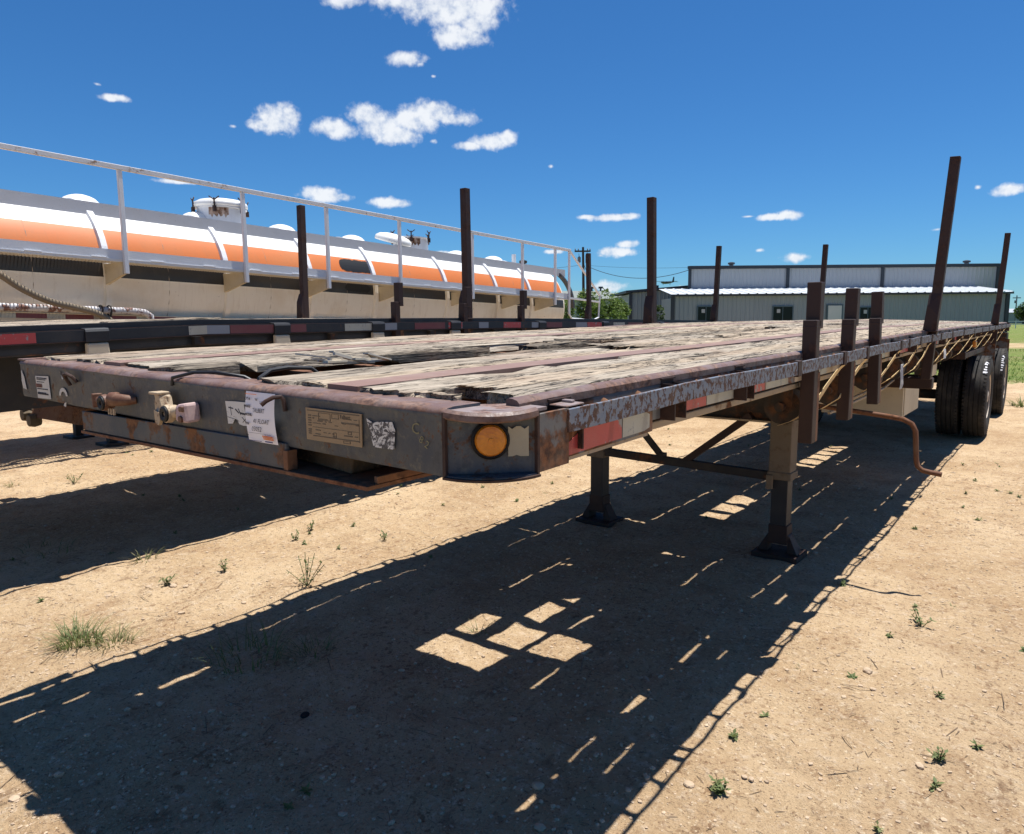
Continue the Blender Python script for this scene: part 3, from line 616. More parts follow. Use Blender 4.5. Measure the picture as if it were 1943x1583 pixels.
tl('VIN', .0095, 'ink', -.831, 1.257, YT, tg, ox=.0004); tl('03052', .0175, 'ink', -.805, 1.242, YT, tg, shear=.3)
tl('Miles', .0065, 'ink', -.831, 1.229, YT-.001, tg, ox=.0002)
m = MB(); m.box(-.825, -.775, YT, YT+.0005, 1.3375, 1.339); m.box(-.832, -.72, YT, YT+.0005, 1.2365, 1.237, 1); m.box(-.832, -.765, YT+.002, YT+.0025, 1.2155, 1.217, 2)
for q, (x0, x1, z) in enumerate([(-.760, -.715, 1.230), (-.757, -.712, 1.2265), (-.755, -.71, 1.223)]): m.box(x0, x1, YT+.001, YT+.0015, z, z+.0026)
m.box(-.748, -.715, YT+.001, YT+.0015, 1.2165, 1.2195, 2)
build(m, 'printed_logo', ['inkorange', 'ink', 'inkblue'], tg)
# --- loose black air hoses through the broken deck
m = MB(); m.tube([wp1(*p) for p in [(-1.235, -.006, -.035), (-1.225, -.008, -.012), (-1.17, .03, .004), (-1.10, .06, .006), (-1.02, .10, -.006), (-.98, .16, -.05)]], .0052, 8); build(m, 'air_hose', 'cable', t1, None, True)
m = MB(); m.tube([wp1(*p) for p in [(-.955, .10, -.05), (-.96, .11, -.008), (-.98, .16, .010), (-.98, .22, .014), (-.96, .29, .008), (-.94, .33, -.03)]], .0065, 8); build(m, 'air_hose', 'cable', t1, None, True)

# --- deck boards and steel nailing strips
GAPS = [(-1.887, 4.25, 4.52, .09), (-2.195, .08, .40, .019), (-2.195, 5, 6.2, .012), (-1.887, 1.7, 2.75, .014), (-1.887, 4.2, 6.4, .012), (-1.887, 8, 11, .012), (-1.52, 2.3, 3.05, .015), (-1.52, 4.2, 5.4, .015), (-.92, 1.9, 2.42, .017), (-.92, 6, 8, .012), (-.73, 1.5, 1.76, .019), (-.73, 3.0, 3.7, .013), (-.73, 5, 7.5, .013), (-.502, .86, 1.34, .037), (-.502, 1.7, 2.02, .019), (-.502, 2.3, 4.7, .017), (-.502, 5.0, 9.5, .015), (-.332, .9, 1.0, .027), (-.332, 1.08, 1.36, .017), (-.332, 1.58, 1.80, .033), (-.332, 2.0, 2.42, .021), (-.332, 3.0, 5.2, .013), (-.202, 3.0, 3.25, .027), (-.202, 5.5, 8, .013), (-2.012, .5, .84, .027), (-1.225, 3.35, 3.5, .057), (-1.887, .9, 1.5, .010), (-2.012, 3, 4.5, .009), (-2.012, 6, 9, .009), (-2.195, 1.2, 2.4, .010), (-1.275, 5.5, 7, .01), (-1.075, 5.4, 6.6, .01), (-.202, 1.2, 1.5, .012), (-.202, 2.2, 2.5, .012)]
def boards(parent, warp, layout, mats, base):
    q = 0
    for (x0, x1, segs) in layout:
        for (y0, y1, jag, amp, edge, mk) in segs:
            q += 1
            gp = [(0, a, b, w) for gx_, a, b, w in GAPS if abs(gx_-x0) < .004]
            m = plank(x0, x1, y0, y1, base+q, amp, jag, nxs=12, step=.032, edge=edge*.7, gaps=gp)
            build(m, 'plank', mats[mk], parent, warp)
WD = ['wood', 'woodtan', 'woodrot']
layout = [
 (-2.375, -2.195, [(.070, 5.2, .03, 1, 0, 1), (5.215, 10.1, .02, 1, 0, 0), (10.11, 14.5, .02, 1, 0, 1)]),
 (-2.195, -2.012, [(.095, 3.4, .02, 1.1, .004, 0), (3.41, 9.0, .03, 1, 0, 1), (9.01, 14.5, .02, 1, 0, 0)]),
 (-2.012, -1.887, [(.095, 6.3, .02, 1.2, .004, 1), (6.31, 11.6, .03, 1, 0, 0), (11.61, 14.5, .02, 1, 0, 1)]),
 (-1.762, -1.52, [(.095, 4.1, .03, 1.3, .004, 0), (4.12, 10.2, .03, 1.2, 0, 1), (10.21, 14.5, .02, 1, 0, 0)]),
 (-1.52, -1.395, [(.10, .34, .08, 1.6, .012, 2), (.40, 2.9, .10, 1.8, .014, 0), (2.93, 8.2, .06, 1.3, .004, 0), (8.21, 14.5, .02, 1, 0, 1)]),
 (-1.395, -1.275, [(.97, 1.47, .22, 2.2, .02, 2), (2.06, 5.6, .16, 1.5, .01, 1), (5.62, 14.5, .02, 1, 0, 0)]),
 (-1.275, -1.19, [(1.76, 2.4, .10, 2.0, .004, 2)]),
 (-1.275, -1.075, [(2.43, 4.50, .16, 2.0, .012, 2), (5.34, 7.0, .14, 1.5, .008, 0), (8.55, 9.4, .14, 1.5, .008, 0), (9.42, 14.5, .02, 1, 0, 1)]),
 (-1.075, -.92, [(2.06, 3.4, .2, 2.0, .015, 0), (3.5, 7.5, .08, 1.4, .005, 1), (7.52, 14.5, .02, 1, 0, 0)]),
 (-1.005, -.925, [(1.15, 1.735, .1, 1.6, .006, 2)]),
 (-.988, -.952, [(1.72, 2.10, .03, 1., .002, 2)]),
 (-.92, -.73, [(.088, 1.76, .05, 1.4, .006, 0), (2.05, 6.4, .10, 1.4, .006, 1), (6.42, 14.5, .02, 1, 0, 0)]),
 (-.73, -.625, [(.088, 4.6, .03, 1.2, .004, 1), (4.61, 10.5, .03, 1, 0, 0), (10.51, 14.5, .02, 1, 0, 1)]),
 (-.502, -.332, [(.085, 3.9, .03, 1.2, .004, 0), (3.91, 8.7, .03, 1.1, 0, 1), (8.71, 14.5, .02, 1, 0, 0)]),
 (-.332, -.202, [(.10, .135, .02, 1.3, .004, 1), (.27, 5.9, .06, 1.3, .004, 1), (5.91, 11.2, .03, 1.1, 0, 0), (11.21, 14.5, .02, 1, 0, 1)]),
 (-.202, -.094, [(.20, 2.6, .04, 1.3, .004, 0), (2.61, 7.9, .04, 1.1, 0, 1), (7.91, 14.5, .02, 1, 0, 0)]),
]
boards(t1, wp1, layout, WD, 100)
for x0, x1 in [(-1.882, -1.764), (-.622, -.506)]:
    m = MB(); m.longbox(x0, x1, .085, 14.5, -.012, .001); m.longbox(x0+.02, x1-.02, .085, 14.5, -.05, -.013); build(m, 'nailing_strip', 'strip', t1, wp1)
# splinters of the broken board standing up at the hole
rr = random.Random(5)
for k in range(14):
    x = -1.30+rr.uniform(-.07, .09); y = .72+rr.uniform(-.12, .10); l = rr.uniform(.10, .26); a = rr.uniform(-.2, .75); up = rr.uniform(.0, .055)
    m = MB(); m.beam(wp1(x, y+l*.6, -.02), wp1(x+math.sin(a)*l, y-l*.5, up-.015), rr.uniform(.008, .020), rr.uniform(.005, .010)); build(m, 'splinter', 'sliver', t1)
for k in range(8):
    x = -1.2+rr.uniform(-.12, .2); y = 2.05+rr.uniform(-.12, .5); l = rr.uniform(.1, .25)
    m = MB(); m.beam(wp1(x, y, .004+rr.uniform(0, .01)), wp1(x+rr.uniform(-.05, .05), y+l, .003), rr.uniform(.006, .016), .006); build(m, 'splinter', 'woodrot' if k % 2 else 'wood', t1)

# --- cross members, main beams, side rails
cm = MB(); cm.box(-2.37, -.07, -.026, .026, -.115, -.108); cm.box(-2.37, -.07, -.003, .003, -.108, -.048); cm.box(-2.37, -.07, -.028, .028, -.048, -.0405)
cme = cm.mesh('crossmember', 'rustlight'); sh = Matrix.Shear('XZ', 4, (0, 0))
y = .245
CMY = []
while y < 14.4: CMY.append(y); y += .3
for y in CMY:
    o = link('crossmember', cme, t1, (0, y, zd(-1.22, y))); o.rotation_euler.y = math.atan2(zd(-2.44, y)-zd(0, y), 2.44)
    o.location.z += (zd(0, y)-zd(-1.22, y)) + math.tan(o.rotation_euler.y)*0
for x in (-1.78, -.56):
    for sgn in (1,):
        m = MB(); ys = [.2, 1.2, 3.0, 4.2, 9, 14.4]; ds = [-.20, -.22, -.26, -.40, -.40, -.30]
        m.sweep([[(x-.006, a, d), (x+.006, a, d), (x+.006, a, -.118), (x-.006, a, -.118)] for a, d in zip(ys, ds)])
        m.sweep([[(x-.065, a, d-.012), (x+.065, a, d-.012), (x+.065, a, d-.001), (x-.065, a, d-.001)] for a, d in zip(ys, ds)])
        build(m, 'main_beam', 'dark', t1, wp1)
POCK = [.30, .87, 1.45, 2.28, 2.95, 3.58, 4.2, 4.85, 5.70]+[6.35+.61*i for i in range(9)]+[11.83]+[12.4+.6*i for i in range(4)]
SPOOL = []
for a, b in zip(POCK[:-1], POCK[1:]): SPOOL += [a+(b-a)*.36, a+(b-a)*.68]
sp = MB(); sp.lathe([(.017, -.056), (.012, -.046), (.0105, -.034), (.012, -.022), (.018, -.0115)], (0, 0, -.052), 'x', 12)
spm = sp.mesh('spool', 'rustlight', smooth=True)
pk = MB(); pk.box(-.056, -.0115, -.040, -.034, -.135, -.030); pk.box(-.056, -.0115, .034, .040, -.135, -.030); pk.box(-.060, -.0555, -.040, .040, -.135, -.020); pk.box(-.062, -.050, -.045, .045, -.0185, -.0145)
pkm = pk.mesh('stake_pocket', 'rust')
spf = sp.mesh('spool', 'rustlight', smooth=True, warp=lambda x, y, z: (-x, y, z)); pkf = pk.mesh('stake_pocket', 'rust', warp=lambda x, y, z: (-x, y, z))
for side in (0, 1):
    fx = (lambda x: x) if side == 0 else (lambda x: -WID-x)
    def sb(name, rects, mat, bevel=0, y0=.26, y1=14.55, step=.5):
        m = MB()
        for a, b, z0, z1 in rects:
            x0, x1 = sorted((fx(a), fx(b))); m.longbox(x0, x1, y0, y1, z0, z1, step)
        return build(m, name, mat, t1, wp1, bevel=bevel)
    # rounded rail cap
    m = MB(); ys = [.15+.2*i for i in range(72)]+[14.55]; prof = [(-.093, -.030), (-.093, -.006), (-.086, -.002), (-.075, -.002), (-.063, -.005), (-.0565, -.012), (-.0565, -.030)]
    m.sweep([[(fx(px), yy, pz+mnoise.noise(Vector((yy*3, px*30, side)))*.002) for px, pz in prof] for yy in ys]); build(m, 'rail_cap', 'rail_top', t1, wp1, True)
    sb('side_rail', [(-.062, -.057, -.130, -.031)], 'side', y0=.15, y1=2.12); sb('side_rail', [(-.062, -.057, -.130, -.031)], 'sidetan', y0=2.12)
    sb('bottom_flange', [(-.135, -.085, -.170, -.146)], 'sidetan', .004, y0=.70)
    m = MB(); k = 90; rings = []
    for i in range(k+1):
        yy = .255+(14.5-.255)*i/k; w_ = mnoise.noise(Vector((yy*1.7, side*5, 0)))*.004; wz = mnoise.noise(Vector((yy*1.3, side*5, 4)))*.004
        rings.append([(fx(-.0105)+w_, yy, -.084+wz), (fx(0)+w_, yy, -.084+wz), (fx(0)+w_, yy, -.031+wz), (fx(-.0105)+w_, yy, -.031+wz)])
    m.sweep(rings); build(m, 'rub_rail', 'rub', t1, wp1, bevel=.0015)
    for yy in SPOOL: link('spool', spm if side == 0 else spf, t1, (fx(0), yy, zd(fx(0), yy)))
    for yy in POCK: link('stake_pocket', pkm if side == 0 else pkf, t1, (fx(0), yy, zd(fx(0), yy)))
# gusset that closes the side behind the corner
m = MB(); m.longbox(-.012, -.002, .141, .262, -.155, -.030, .06); m.longbox(-.056, -.026, .2625, .72, -.150, -.086, .1)
build(m, 'corner_gusset', 'side', t1, wp1)
m = MB(); m.longbox(-.10, -.030, .15, .70, -.160, -.151, .15); build(m, 'corner_flange', 'sidetan', t1, wp1)
m = MB(); m.box(-.052, -.004, .255, .33, -.0285, -.0245); m.box(-.048, -.020, .30, .315, -.024, -.018); build(m, 'anchor_plate', 'capworn', t1, wp1, bevel=.002)
m = MB(); m.lathe([(.010, .0), (.010, .0012)], (-.0, .30, -.060), 'x', 12); build(m, 'rail_hole', 'seal', t1, wp1)
tapes = [(.275, .545, 0), (.55, .70, 1), (.86, .955, 1), (.96, 1.16, 0), (1.165, 1.40, 1), (1.50, 1.735, 0), (1.74, 2.02, 1), (2.35, 2.62, 1), (3.05, 3.25, 1), (3.7, 4.0, 1), (4.5, 4.8, 0), (4.81, 5.1, 1), (5.9, 6.2, 0), (6.21, 6.5, 1), (7.3, 7.6, 0), (7.61, 7.9, 1), (8.8, 9.1, 0), (9.11, 9.4, 1), (10.3, 10.6, 0), (10.61, 10.9, 1), (12.2, 12.5, 0), (12.51, 12.8, 1)]
for k, (a, b, c) in enumerate(tapes):
    m = MB(); xo = -.056 if a > .6 else -.050
    if a < .3: m.sweep([[(-.0258, y, zb), (-.0245, y, zb), (-.0245, y, zt), (-.0258, y, zt)] for y, zb, zt in [(a, -.146, -.124), (.31, -.146, -.110), (.36, -.145, -.088), (b, -.143, -.087)]])
    elif b < .75: m.sweep([[(-.0258, y, zb), (-.0245, y, zb), (-.0245, y, zt), (-.0258, y, zt)] for y, zb, zt in [(a, -.143, -.087), (b-.03, -.142, -.088), (b, -.136, -.10)]])
    else: m.longbox(-.0565, -.0550, a, b, -.128, -.089, .2)
    build(m, 'reflective_tape', 'tapewhite' if c else 'tapered', t1, wp1)

# --- landing gear
lg = {}
for x, nm in ((-.54, 0), (-1.90, 1)):
    zt = zd(x, 3.6)-.27; zb = .50; y = 3.6
    m = MB(); m.box(x-.068, x+.068, y-.068, y+.068, zb, zt)
    m.box(x-.076, x+.076, y-.076, y+.076, zb, zb+.05)
    g = build(m, 'landing_leg', 'legtan', t1, None, bevel=.006); lg[nm] = g
    m = MB(); m.box(x-.052, x+.052, y-.052, y+.052, .10, zb-.001); build(m, 'inner_leg', 'black', g, None, bevel=.004)
    m = MB(); m.box(x-.06, x+.06, y-.055, y+.055, .075, .20); m.sweep([[(x-.145, y-.12, gz(x, y)-.03), (x+.145, y-.12, gz(x, y)-.03), (x+.145, y+.12, gz(x, y)-.03), (x-.145, y+.12, gz(x, y)-.03)], [(x-.145, y-.12, .018), (x+.145, y-.12, .018), (x+.145, y+.12, .018), (x-.145, y+.12, .018)]])
    m.hexa([(x+.061, y-.05, .019), (x+.13, y-.06, .019), (x+.13, y+.06, .019), (x+.061, y+.05, .019), (x+.061, y-.05, .14), (x+.07, y-.03, .13), (x+.07, y+.03, .13), (x+.061, y+.05, .14)])
    m.hexa([(x-.13, y-.06, .019), (x-.061, y-.05, .019), (x-.061, y+.05, .019), (x-.13, y+.06, .019), (x-.07, y-.03, .13), (x-.061, y-.05, .14), (x-.061, y+.05, .14), (x-.07, y+.03, .13)])
    build(m, 'foot_plate', 'rust', g, None, bevel=.004)
m = MB(); m.beam((-1.83, 3.56, .545), (-.61, 3.56, .515), .05, .055); build(m, 'cross_tube', 'dark', t1, None, bevel=.003)
m = MB(); m.beam((-1.37, 3.56, .560), (-1.76, 3.5, 1.02), .038, .038); m.box(-1.385, -1.345, 3.53, 3.59, .535, .585); build(m, 'brace', 'dark', t1)
m = MB(); m.beam((-1.20, 3.56, .540), (-.74, 3.56, .90), .045, .045); build(m, 'brace', 'rust', t1)
m = MB(); m.box(-1.83, -.609, 3.585, 3.597, .875, 1.19); m.box(-1.83, -.609, 3.53, 3.66, .862, .874, 1); build(m, 'gear_crossmember', ['dark', 'sidetan'], t1)
m = MB(); m.box(-.612, -.575, 3.50, 3.531, .44, .53); build(m, 'tube_bracket', 'legtan', t1)
m = MB(); m.tube([(-.48, 3.53, 1.0), (-.35, 3.52, .995), (-.1, 3.51, .975), (.09, 3.50, .957), (.15, 3.50, .948), (.195, 3.50, .925), (.215, 3.50, .885), (.222, 3.50, .80), (.228, 3.50, .72), (.238, 3.50, .685), (.262, 3.50, .665), (.30, 3.50, .658), (.358, 3.50, .652)], .0145, 12)
build(m, 'crank_handle', 'rustlight', t1, None, True)
# --- winches, rolled straps and straps
WY = [2.42, 3.25, 4.15, 4.95, 5.6, 6.7, 7.6, 8.6, 9.6, 10.6, 11.4, 12.6, 13.5]
wm = MB(); wm.lathe([(.03, -.075), (.085, -.075), (.085, -.070), (.03, -.069)], (0, 0, 0), 'y', 20); wm.lathe([(.03, .07), (.085, .07), (.085, .075), (.03, .075)], (0, 0, 0), 'y', 20)
wm.box(-.05, .05, -.085, -.078, .0, .14); wm.box(-.05, .05, .078, .085, .0, .14); wm.lathe([(.022, -.12), (.022, .10)], (0, 0, 0), 'y', 14); wm.lathe([(.010, -.122), (.010, -.1205)], (0, 0, 0), 'y', 12)
wme = wm.mesh('winch', 'dark', smooth=False)
rm = MB(); rm.lathe([(.025, -.062), (.060, -.062), (.062, -.055), (.080, -.054), (.082, .0), (.080, .054), (.06, .06), (.025, .06)], (0, 0, 0), 'y', 22); rme = rm.mesh('rolled_strap', 'roll', smooth=True)
for y in WY:
    z = zd(-.18, y)-.272
    w_ = link('winch', wme, t1, (-.175, y, z)); link('rolled_strap', rme, w_, (-.175, y, z))
    m = MB()
    if y > 2.3: pass
straps = [(2.73, 2.36), (3.23, 2.86), (4.21, 3.72), (4.97, 4.20), (5.50, 5.05), (6.72, 6.10), (7.6, 6.65), (8.6, 7.8), (9.5, 8.7), (10.4, 9.55), (11.3, 10.5), (12.5, 11.5), (13.4, 12.5)]
rr = random.Random(8)
def ribbon(pts, w, th=.003):
    m = MB(); m.sweep([[Vector(p)+Vector((-th/2, -w/2, 0)), Vector(p)+Vector((th/2, -w/2, 0)), Vector(p)+Vector((th/2, w/2, 0)), Vector(p)+Vector((-th/2, w/2, 0))] for p in pts]); return m
for k, (a, b) in enumerate(straps):
    w = .075 if k < 4 else .06
    pts = [(-.006, a, -.094), (-.02, a-.03, -.115), (-.03+rr.uniform(-.01, .01), (a*.55+b*.45), -.19+rr.uniform(-.015, .01)), (-.05, b+.02, -.275), (-.10, b-.12, -.32), (-.17, b-.05, -.352)]
    m = ribbon([wp1(*p) for p in pts], w); build(m, 'strap', 'strap', t1, None, True)
    m = MB(); m.box(-.016, .005, a-.028, a+.028, -.092, -.026); build(m, 'strap_hook', 'rust', t1, wp1, bevel=.003)
for y in (1.98, 6.0, 4.5): 
    m = MB(); m.box(-.016, .005, y-.025, y+.025, -.092, -.026); build(m, 'strap_hook', 'rust', t1, wp1, bevel=.003)
m = ribbon([wp1(*p) for p in [(-.03, 4.45, -.20), (-.02, 4.40, -.26), (-.01, 4.37, -.33), (-.015, 4.36, -.36)]], .09); build(m, 'strap_end', 'strapgrey', t1, None, True)
m = ribbon([wp1(*p) for p in [(-.0, 6.25, -.17), (.01, 6.22, -.21), (.012, 6.2, -.25)]], .12); build(m, 'strap_end', 'strapgrey', t1, None, True)
# --- tool box, beams and bracket under the deck
m = MB(); m.box(-1.0, -.30, 6.26, 7.12, .62, .905); m.box(-1.0, -.292, 6.255, 6.275, .89, .91); m.box(-.299, -.292, 6.30, 6.33, .63, .90)
build(m, 'tool_box', 'cream', t1, None, bevel=.012)
m = MB(); m.box(-.75, -.04, 5.95, 6.07, .915, 1.01); build(m, 'carrier_beam', 'rust', t1, None, bevel=.01)
m = MB(); m.box(-.24, -.222, 7.0, 7.62, .93, 1.27); build(m, 'air_tank_panel', 'cream', t1, None, bevel=.004)
m = MB(); m.lathe([(.02, -.5), (.09, -.48), (.12, -.42), (.12, .42), (.09, .48), (.02, .5)], (-.95, 8.3, 1.0), 'y', 20); build(m, 'air_tank', 'dark', t1, None, True)
m = MB()
m.tube([(-.5, 3.9, .95), (-.45, 5.0, .90), (-.45, 6.2, .93)], .012, 8); m.tube([(-.3, 3.7, .93), (-.28, 5.2, .965), (-.35, 6.2, .99)], .010, 8)
build(m, 'air_pipe', 'sidetan', t1, None, True)
m = MB(); m.lathe([(.001, .0), (.05, .002), (.05, .03), (.001, .03)], (-.052, 9.05, 0), 'x', 14)
m = MB(); m.box(-.05, -.01, 8.98, 9.10, -.255, -.18); o = build(m, 'side_marker_light', 'amber', t1, wp1, bevel=.012)
# --- suspension and wheels
AX = (9.95, 12.70)
tyre_prof = [(.285, -.105), (.30, -.118), (.36, -.132), (.43, -.130), (.478, -.122), (.502, -.112), (.517, -.098), (.520, -.060), (.511, -.056), (.511, -.050), (.520, -.046), (.521, -.006), (.512, -.003), (.512, .003), (.521, .006), (.520, .046), (.511, .050), (.511, .056), (.520, .060), (.517, .098), (.502, .112), (.478, .122), (.43, .130), (.36, .132), (.30, .118), (.285, .105)]
tm = MB(); tm.lathe(tyre_prof, ax='x', n=56)
for j in range(64):                                 # shoulder lugs
    t = 2*math.pi*(j+.5)/64
    for sx in (-1, 1):
        c = Vector((sx*.106, math.cos(t)*.515, math.sin(t)*.515)); d = Vector((0, -math.sin(t), math.cos(t))); nr = Vector((0, math.cos(t), math.sin(t)))
        ax_ = Vector((1, 0, 0)); P8 = []
        for hz in (-.016, .0075):
            for a, b in ((-1, -1), (1, -1), (1, 1), (-1, 1)): P8.append(c+ax_*a*.016+d*b*.0155+nr*hz*(1 if sx*a < 0 else .2))
        tm.hexa(P8)
tyre_me = tm.mesh('tyre', 'tread', smooth=True)
try: tyre_me.set_sharp_from_angle(angle=R_(32))
except Exception: pass
rm_ = MB(); rm_.lathe([(.284, .10), (.292, .112), (.280, .116), (.262, .095), (.255, .04), (.225, .02), (.20, .018), (.125, .045), (.10, .05), (.095, .10), (.06, .115), (.001, .118)], ax='x', n=30)
for j in range(8):
    t = 2*math.pi*j/8; rm_.lathe([(.016, .03), (.016, .055), (.001, .056)], (0, math.cos(t)*.165, math.sin(t)*.165), 'x', 6)
rm_.lathe([(.284, -.10), (.292, -.112), (.270, -.10), (.20, -.04), (.001, -.04)], ax='x', n=24)
rim_me = rm_.mesh('rim', 'rim', smooth=True)
try: rim_me.set_sharp_from_angle(angle=R_(30))
except Exception: pass
def add_wheel(parent, x, y, flip=False, zc=.512):
    g = bpy.data.objects.new('wheel', None); COL.objects.link(g); g.parent = parent; g.location = Vector((x, y, zc))-wl(parent); g.empty_display_size = .2
    a = bpy.data.objects.new('tyre', tyre_me); COL.objects.link(a); a.parent = g; a.rotation_euler.x = random.uniform(0, 6)
    b = bpy.data.objects.new('rim', rim_me); COL.objects.link(b); b.parent = g; b.rotation_euler.x = random.uniform(0, 6)
    if flip: a.rotation_euler.z = math.pi; b.rotation_euler.z = math.pi
    return g
chalk = []
for y in AX:
    wo_ = add_wheel(t1, -.035, y); add_wheel(t1, -.325, y, True); add_wheel(t1, -2.405, y, True); add_wheel(t1, -2.115, y)
    # white chalk strokes on the shoulder of the outer tyre
    m = MB(); r0 = .520
    for (a0, a1, xs) in ([(38, 41, (.07, .118)), (43, 45.5, (.075, .118)), (47.5, 50, (.085, .12)), (53, 55.5, (.075, .12)), (57.5, 60, (.085, .118)), (40.5, 43.5, (.106, .118)), (55, 58, (.08, .09))] if y < 11 else [(50, 53, (.085, .118)), (44, 46, (.08, .118)), (40, 42, (.08, .118)), (36.5, 38, (.08, .118)), (31, 33.5, (.08, .118)), (27, 29, (.085, .118)), (22, 24.5, (.08, .12)), (46, 50, (.105, .116)), (33, 36, (.105, .116))]):
        rings = []
        for q in range(4):
            t = R_(180-(a0+(a1-a0)*q/3)); xa, xb = xs; rr_ = lambda x: r0+.0085-max(0, x-.09)*.55
            rings.append([(x-.035, y+math.cos(t)*rr_(x), .512+math.sin(t)*rr_(x)) for x in (xa, (xa+xb)/2, xb)])
        m.sweep(rings, False, closed=False)
    build(m, 'chalk_marking', 'paper', wo_)
    m = MB(); m.lathe([(.065, -2.2), (.065, -.2)], (0, y, .512), 'x', 14); build(m, 'axle', 'dark', t1, None, True)
    for x in (-.62, -1.82):
        m = MB(); m.tube([(x, y-.6, .86), (x, y-.3, .70), (x, y, .64), (x, y+.3, .70), (x, y+.6, .86)], .045, 8); m.box(x-.06, x+.06, y-.66, y-.54, .80, 1.03); m.box(x-.06, x+.06, y+.54, y+.66, .80, 1.03); m.box(x-.06, x+.06, y-.07, y+.07, .575, .70); build(m, 'leaf_spring', 'dark', t1)
    m = MB(); m.box(-.55, .06, y+.78, y+.79, .33, 1.16); m.box(-.60, .0, y+.795, y+.83, 1.15, 1.19); build(m, 'mud_flap', 'side', t1)
m = MB(); m.box(-2.0, -.44, 9.1, 13.6, 1.045, 1.09); build(m, 'suspension_frame', 'dark', t1)
m = MB(); m.box(-.58, -.06, 8.5, 8.56, 1.05, 1.13); m.box(-.14, -.06, 8.56, 11.3, 1.06, 1.12); build(m, 'wheel_guard', 'rust', t1, None, bevel=.004)
m = MB(); m.longbox(-2.42, -.02, 14.56, 14.60, -.16, -.005); build(m, 'rear_rail', 'side', t1, wp1)
m = MB(); m.box(-.35, -.02, 14.1, 14.5, 1.0, 1.25); build(m, 'light_bracket', 'dark', t1)

# ------------------------------------------------------------------ steel stakes standing in the pockets
def stake_mesh(kind):
    m = MB()
    if kind == 'short':
        m.box(-.030, .030, -.030, .030, -.41, .135); m.box(-.030, .030, .012, .072, .10, .30)
        m.box(-.0305, .0305, -.031, .073, .098, .110); m.box(-.012, .028, .031, .071, -.41, -.095, 1)
    else:
        m.box(-.036, .036, -.036, .036, -.40, 1.36)
        m.hexa([(-.060, -.075, .0), (.036, -.075, .0), (.036, -.0365, .0), (-.060, -.0365, .0), (-.050, -.072, .20), (.036, -.072, .12), (.036, -.0365, .30), (-.050, -.0365, .30)])
        m.box(-.066, .045, -.078, .045, -.012, .002)
    return m.mesh('stake', ['rust', 'rustlight'])
sm = {k: stake_mesh(k) for k in ('short', 'tall')}
def stake(kind, x, y, z, lean, label, group, leany=0., h=1.0, flip=False):
    o = link('stake', sm[kind], None, (x, y, z)); o.rotation_euler = (leany, lean, math.pi if flip else 0)
    b = o.modifiers.new('bevel', 'BEVEL'); b.width = .004; b.segments = 2; b.limit_method = 'ANGLE'
    o.scale.z = h; tag(o, label, 'stake', group); return o
G1 = 'rusty stakes along the foreground trailer'; G2 = 'rusty stakes along the dark trailer behind'
stake('short', -.033, 2.25, zd(0, 2.25), .0, 'short stepped rusty stake nearest the camera on the right rail of the grey trailer', G1, h=1.0)
stake('short', -.033, 2.92, zd(0, 2.92), .01, 'middle of the three short stepped stakes on the right rail of the grey trailer', G1, .0, h=.95)
stake('short', -.033, 3.56, zd(0, 3.56), -.02, 'short stepped stake farthest back of the three, above the crank handle', G1, .02, h=.92)
stake('tall', -.033, 5.72, zd(0, 5.7), .058, 'tallest leaning rusty stake on the right rail just ahead of the tyres', G1, -.01)
stake('tall', -.033, 11.83, zd(0, 11.8), .045, 'far tall rusty stake on the right rail above the tyres', G1, -.01, h=.96)
stake('tall', -2.405, 5.42, zd(-2.44, 5.4), -.02, 'tall straight rusty stake on the left rail of the grey trailer before the metal building', G1, .0, h=.88, flip=False)
stake('tall', -2.405, 11.4, zd(-2.44, 11.4), .03, 'far thin stake rising on the left rail behind the nearest short stake', G1, .0, h=.88)
# ------------------------------------------------------------------ second flatbed, dark, parked alongside
L2 = 13.6
t2 = empty('flatbed_trailer', (X2-1.22, Y2+6.8, 0), 'black flatbed trailer with red and white tape parked between the grey trailer and the tanker', 'trailer')
def w2(x, y, z): return wp2(x, y, z)
m = MB(); m.longbox(-2.44, 0, Y2, Y2+.05, -.17, -.012); build(m, 'front_rail', 'black', t2, w2, bevel=.004)
lay2 = []
xs = [-2.37, -2.06, -1.75, -1.44, -1.13, -.82, -.51, -.29, -.075]
for i in range(8):
    a = Y2+.06; cuts = [a, a+random.uniform(3, 5), a+random.uniform(7.5, 9.5), Y2+L2-.1]
    lay2.append((xs[i], xs[i+1], [(cuts[q], cuts[q+1]-.01, .03, 1.2, .003, random.choice((0, 1))) for q in range(3)]))
def boards2():
    q = 0
    for (x0, x1, segs) in lay2:
        for (y0, y1, jag, amp, edge, mk) in segs:
            q += 1; m = plank(x0+.003, x1-.003, y0, y1, 300+q, amp, jag, 5, .16, edge); build(m, 'plank', WD[mk], t2, w2)
boards2()
